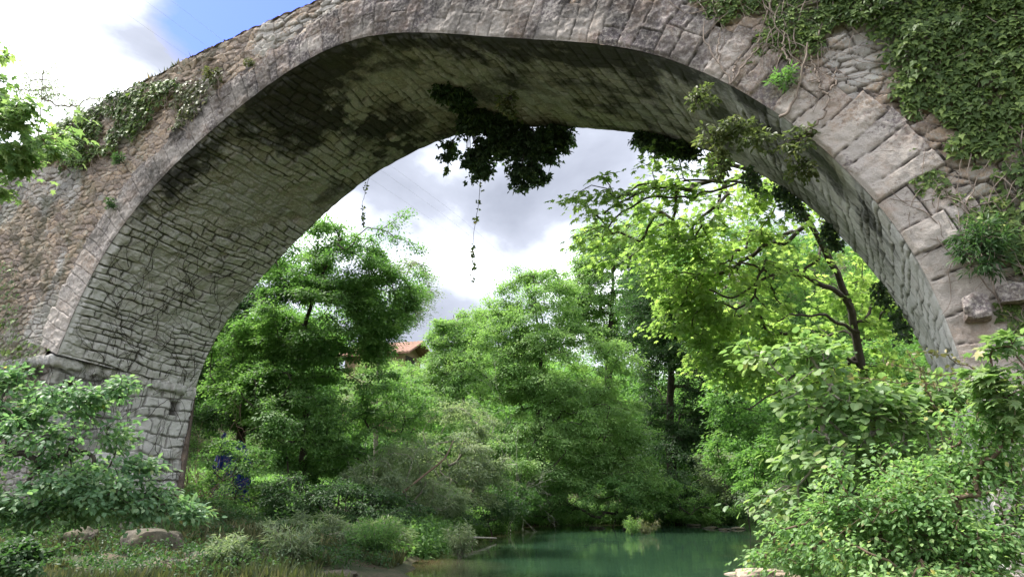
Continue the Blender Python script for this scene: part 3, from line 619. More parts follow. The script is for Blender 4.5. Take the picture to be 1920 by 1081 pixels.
tree('leafy_tree', 'dense deep green tree right of the left pier, one spray reaching skyward', 'tree', g,
     [g, PD(575, 800, 25), PD(560, 650, 25), PD(600, 520, 24.6), PD(640, 450, 24.3)], [.16, .12, .09, .06, .02],
     [EL(650, 500, 95, 60, 24.3), EL(610, 450, 60, 40, 24.5), EL(560, 500, 70, 70, 25), EL(610, 600, 150, 85, 24.8), EL(720, 560, 85, 80, 24.5), EL(520, 690, 110, 110, 25.5), EL(670, 700, 70, 60, 25), EL(705, 640, 36, 40, 24.5)],
     760, 160, 'small', L_mid, B_dark, 14, size=.098, rad=.52, gap=.36, gs=1.0, rtip=.007, extra=ex)
g = gp(455, 27)
tree('shaded_tree', 'darker tree with bare lower trunks standing in shade close behind the left pier', 'tree', g,
     [g, PD(450, 800, 27), PD(440, 650, 27), PD(470, 560, 27)], [.2, .16, .12, .04],
     [EL(440, 620, 110, 90, 27), EL(410, 740, 90, 90, 27.5), EL(520, 760, 90, 60, 27), EL(480, 520, 60, 60, 28)],
     330, 120, 'small', L_dark, B_dark, 15, size=.12, rad=.55, gap=.42, gs=1.1, rtip=.008)
g = gp(705, 40)
tree('airy_tree', 'thin airy tree with fine twigs against the sky left of the red roof', 'tree', g,
     [g, PD(705, 760, 40), PD(712, 650, 40), PD(745, 560, 40), PD(770, 500, 40)], [.16, .12, .07, .02],
     [EL(775, 540, 50, 60, 40), EL(760, 580, 50, 45, 39), EL(690, 740, 50, 50, 39)],
     150, 60, 'small', L_grey, B_grey, 16, size=.11, rad=.6, gap=.42, gs=1.0, rtip=.009)
g = gp(880, 44)
tree('young_tree', 'light green young tree with feathery top left of the big riverside tree', 'tree', g,
     [g, PD(870, 760, 44), PD(860, 640, 44), PD(850, 590, 44)], [.16, .12, .06, .02],
     [EL(850, 640, 55, 50, 44), EL(885, 620, 45, 55, 45), EL(850, 720, 70, 70, 43), EL(818, 705, 24, 36, 44)],
     480, 110, 'small', L_pale, B_grey, 17, size=.13, rad=.6, gap=.40, gs=1.2, rtip=.008)
# maple right behind the arch
g = gp(1625, 19)
mb = [PD(1500, 520, 18), PD(1470, 505, 17.6), PD(1420, 520, 17.3), PD(1380, 545, 17), PD(1350, 380, 17), PD(1300, 345, 16.5), PD(1230, 345, 16), PD(1180, 360, 16), PD(1110, 400, 16), PD(1090, 440, 16), PD(1150, 440, 16)]
tree('maple_tree', 'maple with large lime leaves and dark crooked limbs behind the right arch', 'tree', g,
     [g, PD(1620, 700, 19), PD(1590, 560, 18.8), PD(1540, 450, 18.4), PD(1480, 360, 18), PD(1400, 300, 17.5)], [.17, .14, .11, .09, .06, .03],
     [EL(1190, 330, 60, 45, 15.6, 1.2), EL(1130, 390, 85, 50, 16, 1.3), EL(1290, 320, 90, 45, 16, 1.3), EL(1180, 290, 50, 25, 15.3, .8), EL(1420, 400, 130, 80, 18), EL(1300, 480, 140, 70, 18), EL(1540, 480, 110, 110, 19), EL(1400, 560, 150, 60, 18.5), EL(1600, 620, 110, 120, 20), EL(1480, 690, 130, 80, 19.5), EL(1370, 650, 90, 60, 19), EL(1660, 560, 60, 120, 21), EL(1130, 450, 60, 40, 16.5, 1.2), EL(1250, 430, 90, 50, 17), EL(1230, 540, 90, 45, 18.5), EL(1310, 600, 90, 50, 18.5)],
     410, 34, 'maple', L_lime, B_dark, 18, size=.13, rad=.55, gap=.36, gs=.9, shell=.25, rtip=.009, flat=.25, droop=.35, up=1.5, seg=.3, wander=.22, extra=np.array(mb), limbpaths=[
      (smooth(resample(np.array([PD(a, b, d) for a, b, d in l]), 30), 1)+np.stack([noise2(np.arange(30)*.4, np.zeros(30)+q+k*5, 3)-.5 for q in range(3)], 1)*.12, np.linspace(ra, .018, 30))
      for k, (l, ra) in enumerate([([(1598, 575, 18.8), (1560, 540, 18.4), (1490, 508, 17.8), (1440, 514, 17.5), (1400, 548, 17.3), (1368, 560, 17.2), (1330, 540, 17)], .075), ([(1565, 500, 18.6), (1520, 415, 18), (1482, 365, 17.4), (1440, 330, 17)], .085),
       ([(1605, 620, 18.9), (1550, 592, 18.3), (1490, 585, 17.9), (1455, 600, 17.6)], .05), ([(1480, 362, 17.4), (1380, 345, 16.6), (1280, 338, 16), (1200, 360, 15.8), (1130, 400, 15.8)], .035), ([(1380, 345, 16.6), (1290, 372, 16.2), (1210, 372, 15.9), (1140, 425, 15.8)], .028), ([(1615, 680, 19), (1560, 660, 18.6), (1500, 700, 18.2), (1400, 770, 17.8)], .045), ([(1440, 514, 17.5), (1400, 495, 17.3), (1350, 490, 17.2)], .03)])])
g = gp(1480, 24)
tree('hornbeam_tree', 'fresh green tree filling the gap under the maple by the right bank', 'tree', g,
     [g, PD(1480, 850, 24), PD(1470, 720, 24)], [.14, .10, .04],
     [EL(1440, 740, 120, 80, 24), EL(1540, 800, 120, 100, 23), EL(1390, 840, 70, 70, 25), EL(1650, 740, 90, 110, 23)],
     520, 110, 'small', L_mid, B_dark, 19, size=.12, rad=.55, gap=.38, gs=1.0, rtip=.007)
g = gp(1470, 34)
tree('alder_tree', 'tall mid green tree filling the view behind the crooked limbs of the maple', 'tree', g,
     [g, PD(1470, 800, 34), PD(1450, 620, 34), PD(1460, 480, 34)], [.22, .16, .10, .03],
     [EL(1400, 480, 90, 70, 34), EL(1500, 520, 100, 90, 34), EL(1360, 600, 90, 80, 34), EL(1480, 660, 120, 90, 33), EL(1600, 620, 90, 110, 33), EL(1310, 500, 60, 50, 36)],
     640, 130, 'small', L_mid, B_dark, 29, size=.12, rad=.65, gap=.32, gs=1.3, rtip=.009)
# woods further back
def wood():
    r = np.random.default_rng(91); cen = []
    for k in range(230):
        az = math.radians(r.uniform(-58, 4)); ds = r.uniform(52, 115); x, y = math.sin(az)*ds, math.cos(az)*ds
        if river_dist(np.array([x]), np.array([y]))[0] < 6: continue
        adeg = math.degrees(az); z = gz1(x, y); h = r.uniform(7, 11)
        if -36.8 < adeg < -31.5: h *= .35
        if -42 < adeg < -36: h *= .3
        for q in range(70):
            v = r.normal(size=3); v /= np.linalg.norm(v); u = r.random()**.3; cen.append((x+v[0]*u*3.6, y+v[1]*u*3.6, z+h*.55+v[2]*u*h*.45))
    cen = np.array(cen); o = leaf_mesh('wood', 'small', *leaves_at(cen, np.array([0, 60, -40.]), 42, r, .95, .5, .34, .2, .5, 1.0, .6), L_mid, None)
    tag(o, 'wooded hillside beyond the river', None, None, 'stuff')
wood()

# ------------------------------------------------------------------ shrubs along the banks
def shrub(name, label, px, d, ells, ncl, per, leaf, m, bark, seed, group=None, stems=3, **k):
    r = np.random.default_rng(seed+500); g = gp(px, d, -.05)
    top = np.mean([e[0] for e in ells], axis=0)
    k.setdefault('crown', 'foliage'); k.setdefault('limbs', 'branches'); k.setdefault('cat', 'shrub')
    cat = k.pop('cat')
    return tree(name, label, cat, g, [g, g*.5+top*.5+np.array([0, 0, -.1]), top], [.035, .025, .012], ells, ncl, per, leaf, m, bark, seed, group=group, **k)
G = 'shrubs along the river banks'
shrub('willow_shrub', 'grey green willow bush overhanging the water left of centre', 850, 27, [EL(840, 870, 110, 60, 27), EL(900, 900, 60, 45, 27), EL(760, 930, 90, 45, 25.5), EL(860, 800, 80, 50, 29)], 330, 90, 'small', L_grey, B_grey, 31, G, size=.10, rad=.42, rtip=.006, gap=.40, gs=.8)
shrub('elder_shrub', 'bushy mid green shrub between the leafy tree and the willow bush', 700, 26, [EL(690, 830, 100, 70, 26), EL(740, 760, 80, 60, 27), EL(620, 870, 70, 60, 25)], 280, 90, 'small', L_mid, B_dark, 32, G, size=.10, rad=.42, rtip=.006, gap=.4, gs=.8)
shrub('hazel_bush', 'leafy bush under the trees right beside the blue tarpaulin', 560, 22.5, [EL(560, 790, 90, 60, 22.5), EL(500, 730, 90, 50, 23.5), EL(620, 780, 60, 60, 23), EL(420, 690, 55, 60, 24)], 260, 80, 'small', L_mid, B_dark, 33, G, size=.10, rad=.38, rtip=.006, gap=.45, gs=.7)
shrub('low_shrub', 'low dark shrub on the bank above the grass left of the water', 640, 20.5, [EL(640, 940, 130, 40, 20.5), EL(540, 930, 60, 45, 20), EL(720, 970, 90, 35, 20.5)], 260, 80, 'small', L_dark, B_dark, 34, G, size=.085, rad=.33, rtip=.005, gap=.4, gs=.6)
shrub('hanging_shrub', 'shrub with lower branches touching the water under the dark tree', 1130, 36, [EL(1110, 925, 130, 45, 36), EL(1210, 910, 60, 45, 36), EL(1320, 940, 110, 35, 38), EL(1000, 940, 70, 35, 35)], 420, 90, 'small', L_mid, B_dark, 35, G, size=.11, rad=.5, rtip=.007, gap=.4, gs=.9)
shrub('bank_shrub', 'tall mixed shrub on the right bank at the bend of the river', 1440, 20, [EL(1450, 880, 70, 70, 20), EL(1520, 800, 90, 70, 19), EL(1560, 920, 110, 70, 18), EL(1650, 850, 90, 110, 18)], 330, 80, 'small', L_mid, B_dark, 36, G, size=.095, rad=.36, rtip=.005, gap=.38, gs=.7)
shrub('slope_shrub', 'pale feathery shrubs climbing the slope below the red roofed house', 770, 40, [EL(760, 740, 60, 60, 42), EL(800, 780, 80, 60, 40), EL(700, 730, 60, 50, 44), EL(750, 715, 60, 32, 50), EL(800, 700, 50, 30, 50), EL(735, 698, 50, 22, 55), EL(705, 690, 40, 26, 55), EL(770, 700, 30, 18, 55), EL(900, 830, 60, 60, 36), EL(960, 860, 60, 60, 34)], 560, 70, 'small', L_pale, B_grey, 37, G, size=.12, rad=.5, rtip=.006, gap=.4, gs=.9)
shrub('waterside_shrub', 'dark leafy shrub drooping into the water at the foot of the willow bush', 930, 29, [EL(900, 950, 90, 30, 29), EL(960, 930, 50, 35, 31), EL(840, 960, 60, 25, 26)], 200, 80, 'small', L_dark, B_dark, 38, G, size=.10, rad=.4, rtip=.006, gap=.36, gs=.8)
shrub('osier_shrub', 'wispy grey green shrub on the bank between the grass and the driftwood', 660, 17.5, [EL(650, 1000, 80, 28, 17.5), EL(580, 985, 60, 25, 17), EL(720, 1000, 50, 28, 18), EL(500, 1000, 50, 20, 16.5)], 190, 60, 'narrow', L_grey, B_grey, 141, G, size=.12, rad=.26, rtip=.004, gap=.34, gs=.5)
shrub('sallow_shrub', 'tall wispy willow behind the osier shrub with thin upright shoots', 770, 23, [EL(760, 880, 60, 55, 23), EL(700, 900, 60, 40, 22), EL(820, 930, 60, 35, 23)], 200, 60, 'narrow', L_grey, B_grey, 142, G, size=.14, rad=.38, rtip=.005, gap=.36, gs=.6)
shrub('nettle_clump', 'leafy weeds half hiding the blue sheet beside the pier', 450, 20.5, [EL(470, 860, 45, 30, 20.5), EL(400, 920, 50, 25, 20), EL(450, 950, 60, 18, 20), EL(395, 850, 22, 30, 20.8), EL(430, 830, 30, 14, 20.8), EL(410, 890, 25, 25, 21), EL(500, 930, 40, 30, 20.5)], 120, 50, 'small', L_mid, B_dark, 39, G, size=.09, rad=.28, rtip=.004, gap=.36, gs=.5)
shrub('river_shrub', 'pale shrub at the right bank where the side stream joins', 1400, 33, [EL(1400, 900, 60, 50, 33), EL(1450, 930, 50, 40, 30), EL(1340, 880, 40, 40, 34)], 180, 80, 'small', L_grey, B_dark, 40, G, size=.11, rad=.45, rtip=.006, gap=.36, gs=.8)

# ------------------------------------------------------------------ growth on the bridge
def PV(px, py, off=.05):
    """where the ray through that image point meets the vault's underside"""
    r = ray(px, py); prev = None
    for Y in np.linspace(YN, YF, 120):
        p = CAM+r*(Y/r[1]); w_ = (Y-YN)/(YF-YN); S = SN*(1-w_)+SF*w_; half = int(S[:, 1].argmax())
        seg = S[:half+1] if p[0] < S[half, 0] else S[half:][::-1]
        z = np.interp(p[0], seg[:, 0], seg[:, 1])
        if p[2] > z: break
    q = S[int(np.hypot(S[:, 0]-p[0], S[:, 1]-p[2]).argmin())]; c = np.array([-8.5-q[0], 5.5-q[1]]); c /= np.linalg.norm(c)
    return np.array([q[0]+c[0]*off, p[1], q[1]+c[1]*off])
def in_poly(x, y, P):
    ins = np.zeros(x.shape, bool)
    for a in range(len(P)):
        p, q = P[a], P[(a+1) % len(P)]
        if p[1] == q[1]: continue
        ins ^= ((p[1] > y) != (q[1] > y)) & (x < p[0]+(y-p[1])*(q[0]-p[0])/(q[1]-p[1]))
    return ins
def poly_dist(x, y, P):
    best = np.full(x.shape, 1e9)
    for a in range(len(P)):
        p, q = np.array(P[a]), np.array(P[(a+1) % len(P)]); e = q-p; t = np.clip(((x-p[0])*e[0]+(y-p[1])*e[1])/(e@e), 0, 1)
        best = np.minimum(best, np.hypot(x-p[0]-t*e[0], y-p[1]-t*e[1]))
    return best
def inside_wall(x, z, P):
    if z > float(ztop(x))-.05: return False
    if SN[0, 0]-.1 < x < SN[:, 0].max() and z < np.interp(x, np.maximum.accumulate(SN[:, 0]), SN[:, 1])+.25: return False
    X, Z = np.array([x]), np.array([z]); return bool(in_poly(X, Z, P)[0]) or float(poly_dist(X, Z, P)[0]) < .45
def wall_ivy(name, label, polys, n, m, seed, size=.085, thick=.22, gap=.45, edge=.6, stems=40, clump=1.1, kind='ivy', cat='ivy'):
    r = np.random.default_rng(seed); P = [(float(PY(a, b, 9.9)[0]), float(PY(a, b, 9.9)[2])) for a, b in polys]
    x0, x1 = min(p[0] for p in P), max(p[0] for p in P); z0, z1 = min(p[1] for p in P), max(p[1] for p in P)
    X = r.uniform(x0, x1, n*4); Z = r.uniform(z0, z1, n*4); d = poly_dist(X, Z, P)*np.where(in_poly(X, Z, P), 1, -1)
    den = sst(-.25, edge, d)*.9-gap+(fbm2(X*clump, Z*clump, seed, 4)-.5)*1.7+.1+(fbm2(X*5, Z*5, seed+9, 2)-.5)*.8
    it = np.interp(X, np.maximum.accumulate(SN[:, 0]), SN[:, 1]); ok = (d > -.3) & ~((X > SN[0, 0]-.1) & (X < SN[:, 0].max()) & (Z < it+.08))
    k = (den > r.random(n*4)*.35) & ok & (Z < ztop(X)+.1); X, Z, den = X[k][:n], Z[k][:n], den[k][:n]
    lump = fbm2(X*2.6, Z*2.6, seed+4, 3); y = 9.93-thick*np.clip(den*1.2, .1, 1)*(.25+1.3*np.clip(lump-.3, 0, 1))*(.25+.75*r.random(len(X)))
    ax = np.stack([r.normal(size=len(X))*.75, -.35+r.normal(size=len(X))*.25, -1+r.normal(size=len(X))*.35], -1)
    nr = np.stack([r.normal(size=len(X))*.45, -1+0*X, .75+r.normal(size=len(X))*.45], -1)
    cx = (x0+x1)/2; t = thing(name, label, cat, (cx, 9.9, z0))
    sh = np.clip(r.random(len(X))**1.3*.75+.35*(fbm2(X*1.7, Z*1.7, seed+20, 2)-.3), 0, 1)
    leaf_mesh('leaves', kind, np.stack([X, y, Z], -1), ax, nr, size*(.4+1.0*r.random(len(X))**1.3), sh, m, t)
    paths = []
    for q in range(stems):
        i = r.integers(len(X)); p = np.array([X[i], 9.9, Z[i]]); dr = r.normal()*.5+math.pi/2*(-1 if r.random() < .6 else 1); pts = []
        for st_ in range(r.integers(8, 26)):
            pts.append(p.copy())
            if not inside_wall(p[0], p[2], P): break
            dr += r.normal()*.28; p = p+np.array([math.cos(dr)*.11, 0, math.sin(dr)*.11]); p[1] = 9.895+.02*math.sin(st_*1.3+q)
        if len(pts) > 3: paths.append((np.array(pts), np.linspace(.007, .0025, len(pts))*(.5+r.random())))
    tubes('stems', paths, B_vine, t, 5)
    return t
B_vine = bark_mat('vine_bark', (.13, .10, .08), (.32, .26, .21), 25)
wall_ivy('ivy', 'thick glossy ivy covering the upper right of the bridge wall', [(1480, -60), (1540, 60), (1600, 120), (1640, 190), (1700, 250), (1760, 310), (1850, 360), (1900, 400), (2300, 640), (2700, -200), (1600, -200)], 27000, L_ivy, 301, .078, .32, .40, .7, 90)
wall_ivy('ivy', 'thinner ivy straggling over the voussoirs above the crown of the arch at top right', [(1250, -40), (1300, 20), (1380, 60), (1440, 110), (1500, 150), (1590, 130), (1540, -80)], 2600, L_ivy, 302, .07, .14, .56, .45, 60, 1.6)
wall_ivy('ivy', 'sparse ivy fringe trailing down the lower right wall below the thick ivy', [(1660, 270), (1740, 340), (1780, 420), (1830, 520), (1860, 640), (1990, 760), (2050, 500), (1900, 380)], 2200, L_ivy, 303, .08, .14, .52, .4, 70, 1.5)
wall_ivy('ivy', 'dark small leaved ivy hanging over the parapet at the left end of the bridge', [(95, 240), (160, 195), (250, 152), (320, 137), (345, 150), (310, 205), (270, 235), (235, 270), (200, 300), (150, 318), (110, 300), (60, 300), (60, 250)], 4600, L_ivy, 304, .095, .20, .46, .4, 30, 1.4)
wall_ivy('creeper', 'light green creeper patches on the wall right of the parapet ivy', [(300, 170), (350, 140), (420, 135), (395, 170), (365, 240), (320, 250)], 700, L_fern, 305, .10, .18, .62, .4, 16, 2.0, 'oval', 'creeper')
wall_ivy('ivy', 'dark ivy on the wall at the left edge above the ledge', [(-140, 420), (-20, 450), (30, 480), (40, 570), (70, 640), (90, 700), (40, 760), (-160, 760)], 1900, L_ivy, 306, .11, .3, .48, .5, 20, 1.5)

def tuft(name, label, c, rx, rz, n, leaf, m, seed, size, cat='plant', ry=None, grow=(0, -.6, .3), sticks=8, bark=None, droop=.3):
    """a small plant rooted in the masonry at c"""
    r = np.random.default_rng(seed); c = np.array(c); t = thing(name, label, cat, c)
    k = max(6, n//14); v = r.normal(size=(k, 3)); v /= np.linalg.norm(v, axis=1)[:, None]; v *= (r.random(k)**.5)[:, None]
    cen = c+v*np.array([rx, ry or rx*.6, rz])+np.array(grow)*rx*.7
    leaf_mesh('leaves', leaf, *leaves_at(cen, c, 14, r, rx*.35, .6, size, droop, .8, .8, .4), m, t)
    ps = [(smooth(resample(np.array([c, (c+q)/2+r.normal(size=3)*rx*.15+np.array([0, 0, rz*.1]), q]), 7), 1), np.linspace(.008, .003, 7)) for q in cen[:sticks+6]]
    tubes('stems', ps, bark or B_dark, t, 5); return t
tuft('moss_clump', 'small bright green moss cushion on the ring left of the crown', PY(470, 121, 9.9), .11, .10, 380, 'small', L_fern, 41, .04, 'moss', .1)
tuft('wall_plant', 'small dry tuft growing in a joint at the left of the arch', PY(226, 302, 9.9), .16, .2, 240, 'narrow', L_dark, 42, .10)
tuft('wall_plant', 'small round tuft on the left wall just above the ring edge', PY(214, 384, 9.9), .15, .13, 240, 'narrow', L_dark, 43, .09)
tuft('wall_plant', 'little yellow green plant on the wall beside the moss cushion', PY(400, 142, 9.9), .22, .12, 200, 'small', L_fern, 44, .07)
tuft('ivy_sprig', 'lit green sprig hanging from the near edge under the crown', PV(985, 100, .12)+np.array([0, -.1, -.25]), .22, .36, 260, 'oval', L_fern, 45, .10, 'plant', .2, (-.3, -.3, -1.0), 10, None, .6)
tuft('wall_shrub', 'dark twiggy bush growing out of the right wall beside the ring', PY(1840, 460, 9.75), .30, .38, 1300, 'narrow', L_dark, 46, .10, 'shrub', .22, (0, -.5, -.1), 40, B_vine)
tuft('wall_plant', 'tuft of leaves on the ring above the right shoulder', PY(1480, 150, 9.85), .20, .16, 180, 'narrow', L_mid, 47, .10)
tuft('wall_plant', 'fresh tuft at the foot of the pale climbing stems on the right', PY(1455, 155, 9.85), .16, .14, 120, 'narrow', L_mid, 48, .09)
L_edge = leaf_mat('edge_plant_leaves', [(0, (.05, .09, .02)), (.6, (.085, .14, .035)), (1, (.15, .19, .06))])
for k, (a, b, lb) in enumerate([(1310, 185, 'fern like tuft at the near edge right of the crown'), (1385, 240, 'largest drooping tuft on the near edge at the right shoulder'), (1420, 262, 'drooping tuft just right of the largest one on the edge'), (1340, 262, 'tuft hanging inside the vault below the right shoulder'), (1500, 262, 'small tuft on the edge beside the long pale stem'), (1505, 312, 'lowest tuft dangling from the right inner edge'), (1350, 310, 'dark tuft hanging against the maple behind')]):
    tuft('edge_plant', lb, PY(a, b, 9.95+.25*(k > 4)), .28 if k < 5 else .2, .2, 240 if k != 1 else 380, 'oval', L_edge, 60+k, .075, 'plant', .28, (0, -.5, -.2), 12, None, .5)

def hang(name, label, pts, n, per, m, seed, size=.09, rad=.2, leaf='ivy', stemm=None):
    r = np.random.default_rng(seed); pts = [np.array(p) for p in pts]; t = thing(name, label, 'ivy', pts[0])
    cen = []
    for (c, rd) in n:
        for _ in range(rd[3]): v = r.normal(size=3); v /= np.linalg.norm(v); cen.append(np.array(c)+v*r.random()**.5*np.array(rd[:3]))
    cen = np.array(cen)
    leaf_mesh('leaves', leaf, *leaves_at(cen, pts[0]+np.array([0, 0, 1.]), per, r, rad, .8, size, .4, .2, .5, .3), m, t)
    ps = []
    for q in cen[::2]:
        a = pts[int(np.argmin([np.hypot(*(p-q)[:2]) for p in pts]))]; ps.append((smooth(resample(np.array([a, (a*.4+q*.6)+np.array([0, 0, .15]), q]), 8), 2), np.linspace(.010, .003, 8)))
    tubes('stems', ps, B_dark, t, 5); return t
def ell(px, py, Y, rx, ry, k): c = PY(px, py, Y); s_ = c[1]/ray(px, py)[1]/F_PX; return (c, (rx*s_, .35, ry*s_, k))
L_black = leaf_mat('shaded_ivy_leaves', [(0, (.010, .022, .010)), (.6, (.02, .045, .016)), (1, (.06, .11, .03))], trans=.35, rough=.5, spec=.3, gain=2.2)  # darker copy of the ivy colour, shade under the arch painted in
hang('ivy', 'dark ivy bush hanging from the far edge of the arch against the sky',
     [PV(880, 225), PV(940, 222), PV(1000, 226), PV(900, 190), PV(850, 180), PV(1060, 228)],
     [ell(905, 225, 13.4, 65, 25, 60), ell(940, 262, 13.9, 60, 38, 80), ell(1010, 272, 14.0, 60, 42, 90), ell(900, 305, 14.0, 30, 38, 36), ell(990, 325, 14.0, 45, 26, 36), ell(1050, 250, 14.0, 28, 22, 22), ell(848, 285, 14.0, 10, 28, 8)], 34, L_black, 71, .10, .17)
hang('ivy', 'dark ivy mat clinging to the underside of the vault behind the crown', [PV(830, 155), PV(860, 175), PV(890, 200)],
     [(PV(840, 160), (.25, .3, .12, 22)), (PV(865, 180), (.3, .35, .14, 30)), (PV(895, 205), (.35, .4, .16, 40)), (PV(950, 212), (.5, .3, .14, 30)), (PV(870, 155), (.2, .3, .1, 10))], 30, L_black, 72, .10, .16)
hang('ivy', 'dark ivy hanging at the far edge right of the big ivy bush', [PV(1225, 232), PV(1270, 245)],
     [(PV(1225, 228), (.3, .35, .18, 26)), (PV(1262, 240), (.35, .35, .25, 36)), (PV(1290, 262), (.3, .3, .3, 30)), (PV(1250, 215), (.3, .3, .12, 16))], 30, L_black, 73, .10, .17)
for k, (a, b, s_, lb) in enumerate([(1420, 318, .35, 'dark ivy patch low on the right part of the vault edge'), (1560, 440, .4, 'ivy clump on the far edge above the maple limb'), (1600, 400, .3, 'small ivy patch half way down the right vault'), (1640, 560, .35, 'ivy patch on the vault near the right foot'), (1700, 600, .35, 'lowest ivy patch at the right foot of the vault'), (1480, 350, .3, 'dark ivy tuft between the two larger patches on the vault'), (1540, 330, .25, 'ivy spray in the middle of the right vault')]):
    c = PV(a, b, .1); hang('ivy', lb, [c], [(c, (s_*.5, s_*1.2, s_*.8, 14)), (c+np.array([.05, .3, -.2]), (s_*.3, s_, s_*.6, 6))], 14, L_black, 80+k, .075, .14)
def string_vine(label, pts, seed, per=3):
    r = np.random.default_rng(seed); P = smooth(resample(np.array(pts), 60), 2); P[:, :2] += (r.random((60, 2))-.5)*.025; P = smooth(P, 1)
    t = thing('hanging_vine', label, 'vine', P[0]); tubes('stem', [(P, np.linspace(.007, .003, 60))], B_dark, t, 5)
    k = r.choice(60, 60, p=None); k = k[(noise2(k*.21, 0*k, seed) > .42)]; k = np.repeat(k, per)
    leaf_mesh('leaves', 'ivy', P[k]+r.normal(size=(len(k), 3))*.03, r.normal(size=(len(k), 3))+np.array([0, 0, -.8]), r.normal(size=(len(k), 3))+np.array([0, -1, .3]), .05+.035*r.random(len(k)), r.random(len(k)), L_ivy, t)
string_vine('long thin vine dangling from the dark ivy bush towards the river', [PY(900, 340, 13.9), PY(898, 380, 13.9), PY(889, 430, 13.9), PY(886, 480, 13.9), PY(891, 540, 13.9)], 21)
string_vine('short vine dangling from the far edge on the left', [PV(690, 328), PY(686, 355, 14.0), PY(678, 385, 14.0), PY(683, 420, 14.0)], 22)
string_vine('vine strand hanging from the left corner of the dark ivy bush', [PY(845, 255, 13.9), PY(848, 290, 13.9), PY(836, 325, 13.9)], 23, 6)

def pale_stems():
    t = thing('climbing_stems', 'pale bare woody stems branching over the ring stones at upper right', 'climbing stems', PY(1512, 248, 9.85))
    L = [[(1512, 248), (1522, 238), (1542, 222), (1550, 195), (1556, 172)], [(1556, 172), (1566, 160), (1565, 140), (1567, 125)], [(1553, 180), (1540, 172), (1536, 155), (1525, 148), (1512, 152)],
         [(1462, 220), (1480, 207), (1492, 180), (1502, 150), (1508, 118), (1515, 80)], [(1370, 157), (1358, 128), (1338, 105), (1322, 78), (1320, 40)], [(1372, 155), (1388, 135), (1400, 118), (1420, 92), (1426, 66)], [(1374, 150), (1378, 120), (1392, 100)], [(1490, 128), (1470, 100), (1470, 60)], [(1350, 120), (1345, 90), (1352, 60)], [(1536, 155), (1528, 130), (1520, 105)]]
    ps = []
    for k, l in enumerate(L):
        P = np.array([PY(a, b, 9.86) for a, b in l]); P = smooth(resample(P, 30), 1); P[:, 0] += (noise2(np.arange(30)*.5, np.zeros(30)+k, 4)-.5)*.05; P[:, 2] += (noise2(np.arange(30)*.5, np.zeros(30)+k, 5)-.5)*.05
        ps.append((P, np.linspace(.022, .010, 30)*(1 if k in (0, 3) else .7)))
    tubes('stems', ps, B_vine, t, 7)
pale_stems()
def dead_vines():
    r = np.random.default_rng(55); t = thing('dead_vine', 'dark web of dead creeper stems on the lower left vault', 'dead creeper', (-16.8, 12, 2)); ps = []
    def surf(s, w_):
        if s < 0: return np.array([-17.06-.14*w_+.12*s*(.4+.6*w_)*1.0+.09, YN+w_*4.1, ZI+s])
        i = min(int(s/ARC*NA), NA-1); j = SN[i]*(1-w_)+SF[i]*w_; n = NN[i]; return np.array([j[0]-n[0]*.075, YN+w_*4.1, j[1]-n[1]*.075])
    for k in range(105):
        s, w_ = r.uniform(-3, 3.5), r.uniform(.05, .97); a = math.pi/2+r.normal()*.5; pts = []
        for q in range(r.integers(12, 45)):
            pts.append(surf(s, w_)); a += r.normal()*.32; a += (math.pi/2-a)*.06; s += math.sin(a)*.10; w_ += math.cos(a)*.10/4.1
            if not 0.02 < w_ < .98 or s > 7.5: break
        if len(pts) > 4: ps.append((np.array(pts), np.linspace(.0075, .0025, len(pts))*(.6+.8*r.random())))
    tubes('stems', ps, B_dark, t, 4)
dead_vines()

# ------------------------------------------------------------------ foreground plants
g = gp(-260, 7.5)
tree('alder_bush', 'alder branches with bright rounded leaves in front of the left pier', 'bush', g, [g, PD(-200, 1000, 7.4), PD(-90, 900, 7.3), PD(20, 850, 7.2)], [.06, .05, .035, .015],
     [EL(50, 770, 90, 45, 7.2), EL(160, 745, 75, 28, 7), EL(230, 712, 32, 20, 7), EL(60, 850, 110, 45, 7), EL(175, 830, 60, 35, 7), EL(110, 930, 120, 50, 6.8), EL(250, 935, 80, 35, 6.8), EL(345, 955, 60, 16, 6.8), EL(10, 720, 40, 40, 7.2), EL(120, 800, 110, 40, 7), EL(180, 900, 110, 40, 6.8), EL(40, 960, 90, 40, 6.8), EL(270, 870, 40, 16, 6.9)],
     430, 24, 'oval', L_bright, B_dark, 401, size=.06, rad=.17, gap=.45, gs=.35, shell=.1, rtip=.0028, flat=.4, crown='foliage', seg=.15, up=1.2, sides=5, rexp=.42)
g = gp(-40, 5.6)
tree('bramble_bush', 'shaded low bush in the bottom left corner', 'bush', g, [g, PD(20, 1090, 5.5), PD(60, 1040, 5.5)], [.02, .015, .008],
     [EL(20, 1040, 70, 35, 5.5), EL(80, 1060, 60, 22, 5.4), EL(130, 1020, 50, 14, 5.6)], 120, 26, 'oval', L_dark, B_dark, 402, size=.042, rad=.10, gap=.36, gs=.3, shell=.1, rtip=.0025, crown='foliage', seg=.12, sides=5)
g = gp(1720, 5.6)
hb = np.array([PD(a, b, d) for a, b, d in [(1400, 640, 5.6), (1430, 668, 5.6), (1460, 700, 5.6), (1490, 725, 5.5), (1405, 670, 5.6)]])
